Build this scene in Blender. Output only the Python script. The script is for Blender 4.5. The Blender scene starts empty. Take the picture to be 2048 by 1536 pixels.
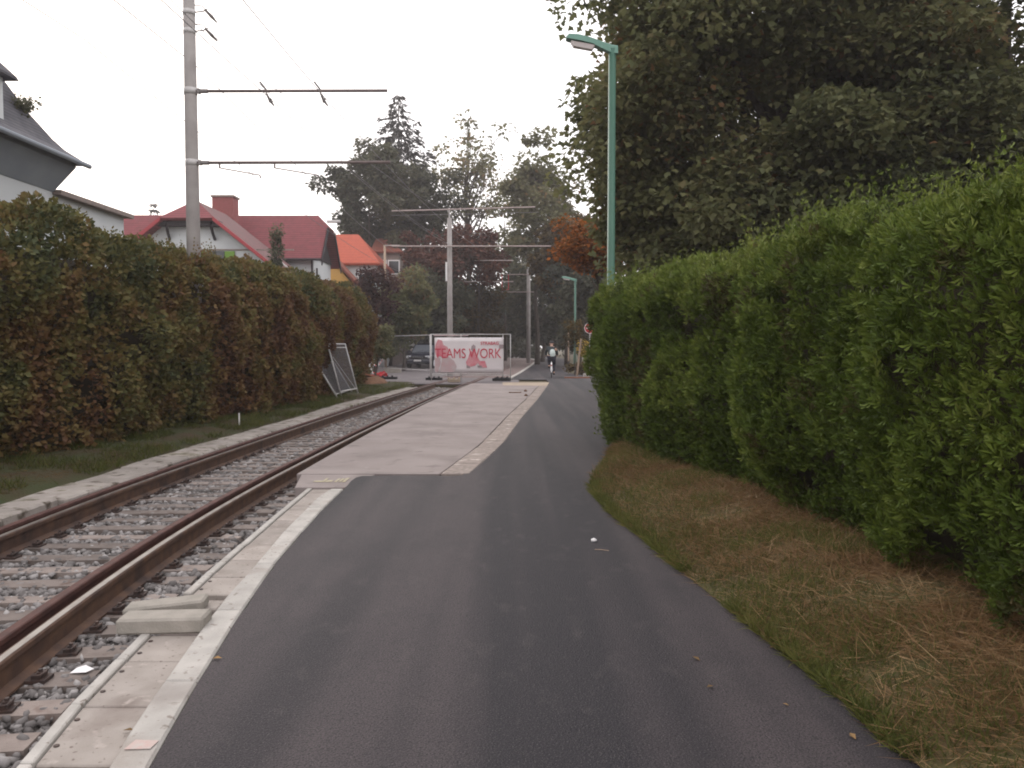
import bpy, bmesh, math, random
import numpy as np
from mathutils import Vector, Matrix
random.seed(7)
R = math.radians
sc = bpy.context.scene
col = sc.collection

# ------------------------------------------------------------------ camera
FPX, PITCH, CAMH = 1577.0, R(2.72), 1.5          # focal length in pixels of a 2048 px wide frame
cam = bpy.data.cameras.new('camera'); camo = bpy.data.objects.new('camera', cam)
col.objects.link(camo); sc.camera = camo
cam.sensor_width = 36; cam.lens = 36*FPX/2048
cam.clip_start = .05; cam.clip_end = 3000
camo.location = (0, 0, CAMH); camo.rotation_euler = (R(90)-PITCH, 0, 0)

# ------------------------------------------------------------------ sky and sun (overcast evening)
SUN_EL, SUN_AZ = 28, -35                            # degrees, azimuth from +Y towards +X
w = bpy.data.worlds.new('World'); sc.world = w; w.use_nodes = True
nt = w.node_tree; nt.nodes.clear()
o_ = nt.nodes.new('ShaderNodeOutputWorld')
sky = nt.nodes.new('ShaderNodeTexSky'); sky.sky_type = 'NISHITA'; sky.sun_disc = False
sky.sun_elevation = R(SUN_EL); sky.sun_rotation = R(SUN_AZ); sky.air_density = 1; sky.dust_density = 4; sky.ozone_density = 1
b1 = nt.nodes.new('ShaderNodeBackground'); b1.inputs[1].default_value = .11
b2 = nt.nodes.new('ShaderNodeBackground'); b2.inputs[0].default_value = (1.0, .966, .974, 1); b2.inputs[1].default_value = 1.32
mx = nt.nodes.new('ShaderNodeMixShader'); mx.inputs[0].default_value = .86
nt.links.new(sky.outputs[0], b1.inputs[0]); nt.links.new(b1.outputs[0], mx.inputs[1])
nt.links.new(b2.outputs[0], mx.inputs[2]); nt.links.new(mx.outputs[0], o_.inputs[0])
sl = bpy.data.lights.new('sun', 'SUN'); sl.energy = .9; sl.angle = R(22); sl.color = (1, .94, .88)
so = bpy.data.objects.new('sun', sl); col.objects.link(so)
sd = Vector((math.sin(R(SUN_AZ))*math.cos(R(SUN_EL)), math.cos(R(SUN_AZ))*math.cos(R(SUN_EL)), math.sin(R(SUN_EL))))
so.rotation_euler = (-sd).to_track_quat('-Z', 'Y').to_euler(); so.location = (0, 0, 30)

sc.view_settings.view_transform = 'Standard'; sc.view_settings.look = 'None'
sc.view_settings.exposure = 0.56; sc.view_settings.gamma = 1.0; sc.view_settings.use_curve_mapping = False
sc.render.engine = 'CYCLES'
sc.cycles.max_bounces = 5; sc.cycles.diffuse_bounces = 3; sc.cycles.glossy_bounces = 2
sc.cycles.transmission_bounces = 3; sc.cycles.transparent_max_bounces = 6
sc.cycles.use_denoising = True
sc.cycles.filter_width = 1.9

# ------------------------------------------------------------------ survey helpers: photo pixel -> place
CP, SP = math.cos(PITCH), math.sin(PITCH)
def ray(px, py):
    u, v = (px-1024)/FPX, -(py-768)/FPX
    return Vector((u, CP + v*SP, -SP + v*CP))
def G(px, py, z=0.0):                     # point on the level z
    d = ray(px, py); t = (z-CAMH)/d.z
    return Vector((d.x*t, d.y*t, z))
def A(px, py, Y):                          # point at distance Y
    d = ray(px, py); t = Y/d.y
    return Vector((d.x*t, Y, CAMH+d.z*t))
def curve_of(pts):
    p = sorted([(q.y, q.x) for q in pts]); ys = np.array([a for a, b in p]); xs = np.array([b for a, b in p])
    def f(y):
        if y <= ys[0]:  return xs[0] + (y-ys[0])*(xs[1]-xs[0])/(ys[1]-ys[0])
        if y >= ys[-1]: return xs[-1] + (y-ys[-1])*(xs[-1]-xs[-2])/(ys[-1]-ys[-2])
        return float(np.interp(y, ys, xs))
    return f

# ------------------------------------------------------------------ scene-tree helpers
def tag(o, label=None, cat=None, group=None, kind=None):
    if label: o['label'] = label
    if cat: o['category'] = cat
    if group: o['group'] = group
    if kind: o['kind'] = kind
    return o
def empty(name, loc=(0, 0, 0), rz=0, label=None, cat=None, group=None, kind=None):
    o = bpy.data.objects.new(name, None); col.objects.link(o); o.location = loc; o.rotation_euler = (0, 0, rz)
    o.empty_display_size = .2
    return tag(o, label, cat, group, kind)
def link_mesh(name, me, m, parent=None):
    o = bpy.data.objects.new(name, me); col.objects.link(o)
    if m is not None and not me.materials: me.materials.append(m)
    if parent is not None: o.parent = parent
    return o
def copy_tree(o, parent=None):
    c = o.copy(); col.objects.link(c); c.parent = parent
    for ch in [x for x in o.children]: copy_tree(ch, c)
    return c

class MB:
    def __init__(s): s.v = []; s.f = []
    def add(s, vs, fs):
        k = len(s.v); s.v += [tuple(x) for x in vs]; s.f += [tuple(i+k for i in f) for f in fs]; return s
    def box(s, c, d, rot=None, taper=1.0):
        hx, hy, hz = d[0]/2, d[1]/2, d[2]/2; vs = []
        for z in (-1, 1):
            t = taper if z > 0 else 1
            for x, y in ((-1, -1), (1, -1), (1, 1), (-1, 1)): vs.append(Vector((x*hx*t, y*hy*t, z*hz)))
        if rot is not None: vs = [rot @ p for p in vs]
        c = Vector(c)
        return s.add([p+c for p in vs], [(3, 2, 1, 0), (4, 5, 6, 7), (0, 1, 5, 4), (1, 2, 6, 5), (2, 3, 7, 6), (3, 0, 4, 7)])
    def prism(s, poly, z0, z1):
        n = len(poly)
        return s.add([(p[0], p[1], z0) for p in poly]+[(p[0], p[1], z1) for p in poly],
                     [tuple(range(n-1, -1, -1)), tuple(range(n, 2*n))]+[(i, (i+1) % n, n+(i+1) % n, n+i) for i in range(n)])
    def tube(s, path, r, n=8, cap=True):
        path = [Vector(p) for p in path]; m = len(path)
        rs = r if isinstance(r, (list, tuple)) else [r]*m
        vs = []; prev = None
        for i, p in enumerate(path):
            t = (path[min(i+1, m-1)]-path[max(i-1, 0)])
            if t.length < 1e-9: t = Vector((0, 0, 1))
            t.normalize()
            if prev is None:
                a = Vector((0, 0, 1)) if abs(t.z) < .9 else Vector((1, 0, 0)); u = t.cross(a).normalized()
            else:
                u = (prev - t*prev.dot(t)); u = u.normalized() if u.length > 1e-6 else t.orthogonal().normalized()
            prev = u; v = t.cross(u)
            for k in range(n):
                a = 2*math.pi*(k+.5)/n; vs.append(p + (u*math.cos(a)+v*math.sin(a))*rs[i])
        fs = [(i*n+k, i*n+(k+1) % n, (i+1)*n+(k+1) % n, (i+1)*n+k) for i in range(m-1) for k in range(n)]
        if cap: fs += [tuple(range(n-1, -1, -1)), tuple(range((m-1)*n, m*n))]
        return s.add(vs, fs)
    def sweep(s, prof, frames, closed=True, cap=True):     # prof: (a,b) pairs; frames: (origin, axisA, axisB)
        n = len(prof); vs = [o+a_*p[0]+b_*p[1] for (o, a_, b_) in frames for p in prof]
        fs = [(i*n+k, i*n+(k+1) % n, (i+1)*n+(k+1) % n, (i+1)*n+k) for i in range(len(frames)-1) for k in range(n if closed else n-1)]
        if cap and closed: fs += [tuple(range(n-1, -1, -1)), tuple(range((len(frames)-1)*n, len(frames)*n))]
        return s.add(vs, fs)
    def disc(s, c, r, ax, th, n=20):
        ax = Vector(ax).normalized(); c = Vector(c)
        return s.tube([c-ax*th/2, c+ax*th/2], r, n)
    def mesh(s, name, smooth=False):
        me = bpy.data.meshes.new(name); me.from_pydata([tuple(v) for v in s.v], [], s.f); me.update()
        if smooth: me.polygons.foreach_set('use_smooth', [True]*len(me.polygons))
        return me
    def build(s, name, m, parent=None, smooth=False, bevel=0):
        me = s.mesh(name, smooth)
        if bevel:
            bm = bmesh.new(); bm.from_mesh(me)
            bmesh.ops.bevel(bm, geom=[e for e in bm.edges if len(e.link_faces) == 2 and e.calc_face_angle(0) > .6], offset=bevel, segments=1, affect='EDGES')
            bm.to_mesh(me); bm.free()
        return link_mesh(name, me, m, parent)

# ------------------------------------------------------------------ materials
def mat(name, base, rough=.7, var=None, scale=8, bump=0, bscale=60, metal=0, rnd=0, detail=5, spots=None, spec=.4):
    """base colour; var = second colour mixed by noise; spots = (colour, scale, threshold, softness); rnd = value jitter per object"""
    m = bpy.data.materials.new(name); m.use_nodes = True; n = m.node_tree; L = n.links
    p = n.nodes['Principled BSDF']; p.inputs['Roughness'].default_value = rough; p.inputs['Metallic'].default_value = metal
    p.inputs['Specular IOR Level'].default_value = spec
    tc = n.nodes.new('ShaderNodeTexCoord'); geo = n.nodes.new('ShaderNodeNewGeometry')
    c = n.nodes.new('ShaderNodeRGB'); c.outputs[0].default_value = (*base, 1); out = c.outputs[0]
    def noise(s_, d_=detail):
        t = n.nodes.new('ShaderNodeTexNoise'); t.inputs['Scale'].default_value = s_; t.inputs['Detail'].default_value = d_
        L.new(geo.outputs['Position'], t.inputs['Vector']); return t
    def mix(a, b, f):
        q = n.nodes.new('ShaderNodeMix'); q.data_type = 'RGBA'; L.new(a, q.inputs[6])
        if isinstance(b, tuple): q.inputs[7].default_value = (*b, 1)
        else: L.new(b, q.inputs[7])
        L.new(f, q.inputs[0]); return q.outputs[2]
    def ramp(f, lo, hi):
        r = n.nodes.new('ShaderNodeMapRange'); r.inputs[1].default_value = lo; r.inputs[2].default_value = hi; L.new(f, r.inputs[0]); return r.outputs[0]
    if var: out = mix(out, var, ramp(noise(scale).outputs[0], .35, .68))
    for sp in (spots or []):
        out = mix(out, sp[0], ramp(noise(sp[1], 4).outputs[0], sp[2], sp[2]+sp[3]))
    if rnd:
        oi = n.nodes.new('ShaderNodeObjectInfo'); h = n.nodes.new('ShaderNodeHueSaturation')
        L.new(ramp2(n, oi.outputs['Random'], 1-rnd, 1+rnd), h.inputs['Value']); L.new(out, h.inputs['Color']); out = h.outputs[0]
    L.new(out, p.inputs['Base Color'])
    if bump:
        b = n.nodes.new('ShaderNodeBump'); b.inputs['Strength'].default_value = 1; b.inputs['Distance'].default_value = bump
        L.new(noise(bscale, 6).outputs[0], b.inputs['Height']); L.new(b.outputs[0], p.inputs['Normal'])
    return m
def ramp2(n, f, lo, hi):
    r = n.nodes.new('ShaderNodeMapRange'); r.inputs[3].default_value = lo; r.inputs[4].default_value = hi; n.links.new(f, r.inputs[0]); return r.outputs[0]
def leaf_mat(name, stops, rough=.65, trans=.36):
    m = bpy.data.materials.new(name); m.use_nodes = True; n = m.node_tree; L = n.links
    p = n.nodes['Principled BSDF']; p.inputs['Roughness'].default_value = rough; p.inputs['Specular IOR Level'].default_value = .18
    at = n.nodes.new('ShaderNodeAttribute'); at.attribute_name = 'tint'
    r = n.nodes.new('ShaderNodeValToRGB'); e = r.color_ramp.elements
    while len(e) < len(stops): e.new(.5)
    for k, (pos, c) in enumerate(stops): e[k].position = pos; e[k].color = (*c, 1)
    L.new(at.outputs['Fac'], r.inputs[0]); L.new(r.outputs[0], p.inputs['Base Color'])
    t = n.nodes.new('ShaderNodeBsdfTranslucent'); L.new(r.outputs[0], t.inputs[0])
    x = n.nodes.new('ShaderNodeMixShader'); x.inputs[0].default_value = trans
    L.new(p.outputs[0], x.inputs[1]); L.new(t.outputs[0], x.inputs[2]); L.new(x.outputs[0], n.nodes['Material Output'].inputs[0])
    return m
def roof_mat(name, base, var, rows=22, axis_scale=1):
    m = mat(name, base, .75, var, 3, 0)
    n = m.node_tree; p = n.nodes['Principled BSDF']; tc = n.nodes.new('ShaderNodeTexCoord')
    wv = n.nodes.new('ShaderNodeTexWave'); wv.bands_direction = 'Z'; wv.wave_profile = 'SAW'; wv.inputs['Scale'].default_value = rows/6.28*axis_scale
    wv.inputs['Distortion'].default_value = .3
    n.links.new(tc.outputs['Object'], wv.inputs['Vector'])
    src = p.inputs['Base Color'].links[0].from_socket; q = n.nodes.new('ShaderNodeMix'); q.data_type = 'RGBA'; q.blend_type = 'MULTIPLY'
    rp = n.nodes.new('ShaderNodeMapRange'); rp.inputs[3].default_value = .62; rp.inputs[4].default_value = 1.12; n.links.new(wv.outputs[0], rp.inputs[0])
    n.links.new(src, q.inputs[6]); n.links.new(rp.outputs[0], q.inputs[7]); q.inputs[0].default_value = 1; n.links.new(q.outputs[2], p.inputs['Base Color'])
    b = n.nodes.new('ShaderNodeBump'); b.inputs['Distance'].default_value = .06; n.links.new(wv.outputs[0], b.inputs['Height']); n.links.new(b.outputs[0], p.inputs['Normal'])
    return m

M = {}
def asphalt_mat():
    m = bpy.data.materials.new('asphalt'); m.use_nodes = True; n = m.node_tree; L = n.links; p = n.nodes['Principled BSDF']
    p.inputs['Roughness'].default_value = .72; p.inputs['Specular IOR Level'].default_value = .35
    geo = n.nodes.new('ShaderNodeNewGeometry')
    def nz(scale, vec=(1, 1, 1), det=5, rot=0):
        mp = n.nodes.new('ShaderNodeMapping'); mp.inputs['Scale'].default_value = vec; mp.inputs['Rotation'].default_value = (0, 0, rot); L.new(geo.outputs['Position'], mp.inputs[0])
        t = n.nodes.new('ShaderNodeTexNoise'); t.inputs['Scale'].default_value = scale; t.inputs['Detail'].default_value = det; t.inputs['Roughness'].default_value = .6; L.new(mp.outputs[0], t.inputs['Vector']); return t.outputs[0]
    def rg(f, lo, hi, a=0, b=1):
        r = n.nodes.new('ShaderNodeMapRange'); r.inputs[1].default_value = lo; r.inputs[2].default_value = hi; r.inputs[3].default_value = a; r.inputs[4].default_value = b; L.new(f, r.inputs[0]); return r.outputs[0]
    def mx(a, b, f):
        q = n.nodes.new('ShaderNodeMix'); q.data_type = 'RGBA'
        for k, v in ((6, a), (7, b)):
            if isinstance(v, tuple): q.inputs[k].default_value = (*v, 1)
            else: L.new(v, q.inputs[k])
        L.new(f, q.inputs[0]); return q.outputs[2]
    c = mx((.0125, .0103, .0155), (.053, .0415, .0455), rg(nz(1.0, (1.5, .05, 1), 2, -.07), .42, .60))     # wheel tracks worn pale along the path
    c = mx(c, (.0135, .0115, .0165), rg(nz(1.3, (1, .5, 1), 5), .50, .72, 0, .6))
    c = mx(c, (.075, .062, .062), rg(nz(7, (1, .5, 1), 5), .56, .76, 0, .55))
    c = mx(c, (.010, .009, .011), rg(nz(34, det=4), .55, .70, 0, .6))
    c = mx(c, (.008, .008, .009), rg(nz(110, det=2), .50, .62, 0, .85))
    c = mx(c, (.105, .090, .090), rg(nz(150, (1, 1, 1), 2), .58, .66, 0, .8))
    L.new(c, p.inputs['Base Color'])
    b = n.nodes.new('ShaderNodeBump'); b.inputs['Distance'].default_value = .009; L.new(nz(95, det=3), b.inputs['Height']); L.new(b.outputs[0], p.inputs['Normal'])
    return m
M['asphalt'] = asphalt_mat()
M['old_asphalt'] = mat('old_asphalt', (.12, .105, .11), .85, (.17, .15, .15), .8, .004, 200, spots=[((.22, .19, .18), .5, .6, .2)])
M['kerb'] = mat('kerb_concrete', (.35, .33, .305), .85, (.44, .415, .385), 7, .004, 90, rnd=.07, spots=[((.22, .19, .165), 28, .60, .10), ((.31, .275, .245), 3, .55, .2), ((.24, .21, .19), 1.1, .6, .15)])
M['slab'] = mat('strip_concrete', (.265, .232, .206), .85, (.33, .293, .265), 5, .003, 110, rnd=.1, spots=[((.15, .115, .10), 36, .63, .08), ((.20, .165, .145), 2.6, .55, .18), ((.38, .33, .30), 11, .62, .1)])
M['panel'] = mat('crossing_concrete', (.225, .188, .178), .85, (.275, .234, .222), 1.2, .003, 120, rnd=.05, spots=[((.18, .15, .142), .9, .52, .2), ((.30, .258, .246), 7, .62, .1), ((.165, .138, .13), 3.5, .60, .12), ((.24, .19, .17), 48, .72, .05)])
M['panel_edge'] = mat('rough_concrete', (.32, .268, .24), .95, (.21, .175, .155), 14, .012, 40, rnd=.07, spots=[((.6, .53, .48), 5, .6, .15)])
M['sandy'] = mat('sandy_concrete', (.40, .32, .235), .9, (.32, .255, .2), 3, .004, 60)
M['oldstrip'] = mat('old_kerb_concrete', (.27, .24, .215), .95, (.37, .33, .30), 4, .01, 30, rnd=.12, spots=[((.10, .08, .06), 6, .55, .12), ((.12, .105, .06), 2, .58, .12)])
M['block'] = mat('grey_block_concrete', (.25, .23, .20), .9, (.32, .29, .255), 9, .004, 70)
M['ballast'] = mat('ballast_bed', (.10, .088, .082), .95, (.17, .15, .14), 20, .03, 30)
M['farballast'] = mat('far_ballast', (.13, .095, .088), .95, (.20, .15, .14), 6, .03, 20)
M['stone'] = leaf_mat('ballast_stone', [(0, (.12, .110, .106)), (.4, (.19, .176, .171)), (.75, (.255, .238, .232)), (1, (.36, .34, .332))], .85, 0)
M['sleeper'] = mat('sleeper', (.17, .138, .122), .9, (.24, .20, .18), 6, .004, 60, rnd=.28, spots=[((.12, .08, .065), 9, .6, .15)])
M['rail'] = mat('rail_rust', (.068, .038, .028), .75, (.115, .062, .038), 9, .002, 90, spots=[((.034, .02, .018), 3, .55, .15)])
M['railtop'] = mat('rail_top', (.19, .17, .155), .45, (.11, .085, .075), 7, 0, metal=.4)
M['guard'] = mat('guard_rail_rust', (.06, .026, .022), .8, (.105, .045, .036), 8, .002, 80)
M['clip'] = mat('clip_iron', (.035, .026, .025), .7, (.075, .045, .036), 30)
M['soil'] = mat('ground_soil', (.055, .05, .022), .95, (.085, .062, .03), 1.5, .03, 12)
M['verge'] = mat('verge_soil', (.10, .062, .028), .95, (.07, .07, .022), 1.8, .02, 40, spots=[((.17, .10, .05), 3, .55, .2)])
M['lverge'] = mat('left_verge_soil', (.04, .05, .014), .95, (.06, .035, .018), 1.6, .02, 40)
M['concpole'] = mat('pole_concrete', (.29, .265, .255), .85, (.35, .325, .31), 3, .002, 60, spots=[((.22, .2, .19), 1.2, .56, .2)])
M['steel'] = mat('galvanised_steel', (.55, .53, .52), .55, (.45, .43, .42), 12, metal=.1)
M['armsteel'] = mat('weathered_arm_steel', (.16, .125, .12), .6, (.21, .16, .15), 6, metal=.2)
M['pinksteel'] = mat('far_arm_steel', (.42, .34, .32), .6, (.34, .27, .25), 3)
M['insul'] = mat('insulator_brown', (.20, .18, .175), .4)
M['wire'] = mat('overhead_wire', (.20, .185, .19), .6)
M['green'] = mat('green_lacquer', (.042, .115, .080), .5, (.048, .128, .09), 3, spots=[((.05, .13, .10), 1.4, .58, .2)])
M['greenlt'] = mat('green_lacquer_head', (.11, .235, .185), .45, (.13, .26, .205), 4)
M['glassdiff'] = mat('lamp_diffuser', (.62, .56, .55), .35)
M['wallwhite'] = mat('white_render', (.54, .565, .575), .9, (.60, .62, .625), .6, .003, 60, spots=[((.44, .45, .45), .5, .6, .2)])
M['wallgrey'] = mat('grey_soffit', (.24, .265, .30), .8, (.28, .305, .335), 1.5)
M['slate'] = roof_mat('slate_roof', (.10, .098, .115), (.15, .145, .16), 20)
M['redroof'] = roof_mat('red_tile_roof', (.29, .078, .088), (.23, .07, .075), 16)
M['greyroof'] = roof_mat('greyer_tile_roof', (.235, .115, .115), (.19, .12, .115), 16)  # greyer tile tone, used on the right roof slope alone
M['orangeroof'] = roof_mat('orange_tile_roof', (.52, .115, .065), (.45, .10, .06), 14)
M['brownroof'] = roof_mat('brown_tile_roof', (.36, .12, .08), (.28, .11, .085), 14)
M['verge_board'] = mat('red_verge_board', (.34, .05, .06), .7)
M['darkwood'] = mat('dark_timber', (.035, .028, .032), .8)
M['yellowwall'] = mat('yellow_render', (.50, .29, .085), .9, (.55, .32, .09), 2)
M['brick'] = mat('chimney_brick', (.27, .085, .085), .9, (.22, .075, .07), 12)
M['coping'] = mat('coping_tile', (.26, .205, .18), .9, (.20, .165, .15), 5)
M['shutter'] = mat('green_shutter', (.16, .30, .04), .6)
M['glass'] = mat('window_glass', (.03, .035, .04), .12, spec=.6)
M['wood'] = mat('raw_timber', (.36, .27, .2), .85, (.28, .2, .15), 8, rnd=.1)
M['redwood'] = mat('red_brown_board', (.33, .14, .08), .85, (.25, .1, .06), 6)
M['dirt'] = mat('excavated_earth', (.22, .115, .065), .95, (.15, .075, .045), 6, .02, 20)
M['red'] = mat('signal_red', (.50, .03, .04), .6)
M['white'] = mat('matt_white', (.78, .76, .75), .6)
M['banner'] = mat('banner_vinyl', (.80, .735, .74), .6, (.72, .67, .68), 1.5)
M['bred'] = mat('banner_red_print', (.56, .035, .075), .6)
M['bpink'] = mat('banner_pink_print', (.66, .17, .22), .6, (.68, .36, .38), 4)
M['bpale'] = mat('banner_pale_print', (.54, .37, .38), .6, (.54, .45, .45), 5)
M['bgrey'] = mat('banner_grey_print', (.34, .27, .28), .6)
M['mesh'] = mat('mesh_wire', (.15, .145, .155), .6)
M['carpaint'] = mat('dark_blue_car_paint', (.016, .018, .034), .22, spec=.7)
M['carglass'] = mat('car_glass', (.13, .145, .165), .1, spec=.7)
M['black'] = mat('black_rubber', (.012, .012, .014), .7)
M['chrome'] = mat('chrome_trim', (.55, .55, .57), .25, metal=.8)
M['lampglass'] = mat('headlight_glass', (.6, .6, .62), .15)
M['skin'] = mat('skin', (.50, .30, .22), .6)
M['jacket'] = mat('dark_jacket', (.022, .030, .034), .85)
M['trouser'] = mat('navy_trousers', (.018, .018, .032), .85)
M['backpack'] = mat('pale_backpack', (.48, .54, .52), .75)
M['hair'] = mat('dark_hair', (.014, .012, .016), .6)
M['silver'] = mat('pale_metal', (.62, .62, .66), .4)
M['bark'] = mat('bark', (.07, .055, .045), .95, (.11, .09, .075), 9, .02, 25)
M['twig'] = mat('hedge_core_dark', (.035, .028, .018), .95, (.05, .036, .022), 10)  # colour of the solid core added inside the hedges to block light
M['litter'] = mat('paper_litter', (.80, .78, .78), .8)
M['leaflitter'] = mat('dead_leaf', (.20, .12, .05), .9, rnd=.4)
M['yellowpaint'] = mat('pale_yellow_paint', (.42, .37, .24), .8, (.3, .26, .2), 18)
M['pinkpaint'] = mat('faded_pink_paint', (.46, .33, .30), .85, (.43, .38, .35), 40)

# ------------------------------------------------------------------ leaf clouds
def unit(a): return a/np.maximum(np.linalg.norm(a, axis=1, keepdims=True), 1e-9)
def vnoise(P, seed=0):
    P = np.asarray(P, float); I = np.floor(P).astype(np.int64); F = P-I; F = F*F*(3-2*F); out = 0
    def h(i):
        n = (i[:, 0]*374761393 + i[:, 1]*668265263 + i[:, 2]*2147483647 + seed*974634777) & 0xffffffff
        n = ((n ^ (n >> 13))*1274126177) & 0xffffffff
        return ((n ^ (n >> 16)) & 0xffff)/65535.0
    for dx in (0, 1):
        for dy in (0, 1):
            for dz in (0, 1):
                wgt = (F[:, 0] if dx else 1-F[:, 0])*(F[:, 1] if dy else 1-F[:, 1])*(F[:, 2] if dz else 1-F[:, 2])
                out = out + wgt*h(I+np.array([dx, dy, dz]))
    return out
SHAPES = {
 'oval': (np.array([(0, 0, 0), (-.36, .5, .10), (0, 1, 0), (.36, .5, .10)]), [(0, 1, 2), (0, 2, 3)]),
 'maple': (np.array([(0, .1, 0), (0, 1, -.05), (-.30, .56, .05), (.30, .56, .05), (-.55, .40, .0), (.55, .40, .0)]),
           [(0, 2, 1), (0, 1, 3), (0, 4, 2), (0, 3, 5)]),
 'spray': (np.array([(0, 0, 0)] + sum([[(math.sin(a)*l-.07*math.cos(a), math.cos(a)*l*.62+.07*math.sin(a), 0.03*k), (math.sin(a)*l+.0, math.cos(a)*l, -.05)] for k, (a, l) in
           enumerate([(-1.0, .62), (-.5, .85), (0.05, 1.0), (.55, .82), (1.05, .6)])], [])), [(0, 1, 2), (0, 3, 4), (0, 5, 6), (0, 7, 8), (0, 9, 10)]),
 'straw': (np.array([(-.012, 0, 0), (.012, 0, 0), (.009, .55, .05), (0, 1, .10)]), [(0, 1, 2), (0, 2, 3)]),
 'blade': (np.array([(-.035, 0, 0), (.035, 0, 0), (.02, .6, .05), (-.02, .6, .05), (0, 1, .22)]), [(0, 1, 2), (0, 2, 3), (3, 2, 4)]),
 'needle': (np.array([(0, 0, 0), (-.22, .45, -.05), (0, 1, -.12), (.22, .45, -.05)]), [(0, 1, 2), (0, 2, 3)]),
}
def leaves(name, P, D, N, S, T, shape, m, parent=None, smooth=False):
    """P points, D growth direction, N face normal hint, S sizes, T tint 0..1"""
    tv, tf = SHAPES[shape]; k = len(tv); n = len(P)
    B = unit(D); X = np.cross(B, N); bad = np.linalg.norm(X, axis=1) < 1e-4; X[bad] = np.array([1, 0, 0]); X = unit(X); Z = np.cross(X, B)
    V = P[:, None, :] + S[:, None, None]*(X[:, None, :]*tv[None, :, 0:1] + B[:, None, :]*tv[None, :, 1:2] + Z[:, None, :]*tv[None, :, 2:3])
    V = V.reshape(-1, 3).astype(np.float32)
    F = (np.array(tf)[None] + (np.arange(n)*k)[:, None, None]).reshape(-1).astype(np.int32)
    nf = n*len(tf); me = bpy.data.meshes.new(name)
    me.vertices.add(len(V)); me.vertices.foreach_set('co', V.ravel())
    me.loops.add(len(F)); me.loops.foreach_set('vertex_index', F)
    me.polygons.add(nf); me.polygons.foreach_set('loop_start', np.arange(nf, dtype=np.int32)*3)
    a = me.attributes.new('tint', 'FLOAT', 'FACE'); a.data.foreach_set('value', np.repeat(np.clip(T, 0, 1), len(tf)).astype(np.float32))
    me.update(calc_edges=True)
    return link_mesh(name, me, m, parent)
rng = np.random.default_rng(11)
def rnd_dirs(n): return unit(rng.normal(size=(n, 3)))

def clumps_ellipsoid(c, r, n, seed, inner=.45, low=-1.0, irr=.22):
    g = np.random.default_rng(seed); out = []
    while len(out) < n:
        d = g.normal(size=3); d /= np.linalg.norm(d)
        if d[2] < low: continue
        k = (inner + (1-inner)*g.random()**.55)*(1 + irr*(2*vnoise((d*2.2)[None]+seed*3.1, seed)[0]-1)*1.6)
        out.append(np.array(c)+d*np.array(r)*k)
    return np.array(out)
def crown(name, C, per, cr, size, m, shape, parent, tint=(.5, .18), tn=.35, tscale=.5, flat=.72, seed=0):
    n = len(C)*per
    ci = np.repeat(np.arange(len(C)), per); rad = cr*(.65+.7*rng.random(len(C)))[ci]
    d = rnd_dirs(n); rr = rng.random(n)**.45
    off = d*rr[:, None]*rad[:, None]; off[:, 2] *= flat
    P = C[ci]+off
    D = unit(d*np.array([1, 1, .3])+rng.normal(size=(n, 3))*.5 + np.array([0, 0, -.35]))
    N = unit(np.array([0, 0, 1.0])+rng.normal(size=(n, 3))*.55+d*.3)
    S = size*(.65+.7*rng.random(n))
    T = tint[0] + tint[1]*rng.normal(size=n) + tn*(vnoise(C*tscale+seed, seed+5)[ci]-.5)*2 + .10*rng.normal(size=len(C))[ci]
    return leaves(name, P, D, N, S, T, shape, m, parent)
def limbs(name, base, top, C, r0, m, parent, count=16, seed=0, sub=2):
    g = random.Random(seed); mb = MB(); base = Vector(base); top = Vector(top)
    pts = []
    for k in range(7):
        t = k/6; pts.append(base.lerp(top, t)+Vector((g.uniform(-1, 1), g.uniform(-1, 1), 0))*r0*.9*(t > 0)*(k < 6))
    mb.tube(pts, [r0*(1.25 if k == 0 else 1-.8*k/6) for k in range(7)], 9)
    tr = mb.build('trunk', m, parent, True)
    mb = MB(); idx = list(range(len(C))); g.shuffle(idx)
    for i in idx[:count]:
        e = Vector(C[i]); t = max(.2, min(.92, (e.z-base.z)/(top.z-base.z)-.18)); q = t*6; k = min(5, int(q)); s = pts[k].lerp(pts[k+1], q-k)
        mid = s.lerp(e, .5)+Vector((g.uniform(-.3, .3), g.uniform(-.3, .3), g.uniform(.1, .6)))*(e-s).length*.2
        rs = r0*(1-.75*t)*.55; path = [s, s.lerp(mid, .6), mid, mid.lerp(e, .55), e]
        mb.tube(path, [rs, rs*.8, rs*.6, rs*.42, rs*.15], 6, False)
        for j in range(sub):
            b = mid.lerp(e, g.uniform(.1, .7)); v = (e-s).normalized(); o = Vector((g.uniform(-1, 1), g.uniform(-1, 1), g.uniform(-.2, .9))).normalized()
            mb.tube([b, b+(v+o)*(e-s).length*.22], [rs*.35, rs*.1], 4, False)
    mb.build('branch', m, parent, True)

def broadleaf(name, label, base, C, per, cr, size, lm, top, r0, shape='oval', tint=(.5, .18), tn=.35, tscale=.4, group=None, seed=0, nl=16, cat='tree', flat=.72, sub=2):
    t = empty(name, base, 0, label, cat, group)
    Cl = C-np.array(base)
    crown('crown', Cl, per, cr, size, lm, shape, t, tint, tn, tscale, flat, seed)
    limbs('trunk', (0, 0, 0), Vector(top)-Vector(base), Cl, r0, M['bark'], t, nl, seed, sub)
    return t

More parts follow.
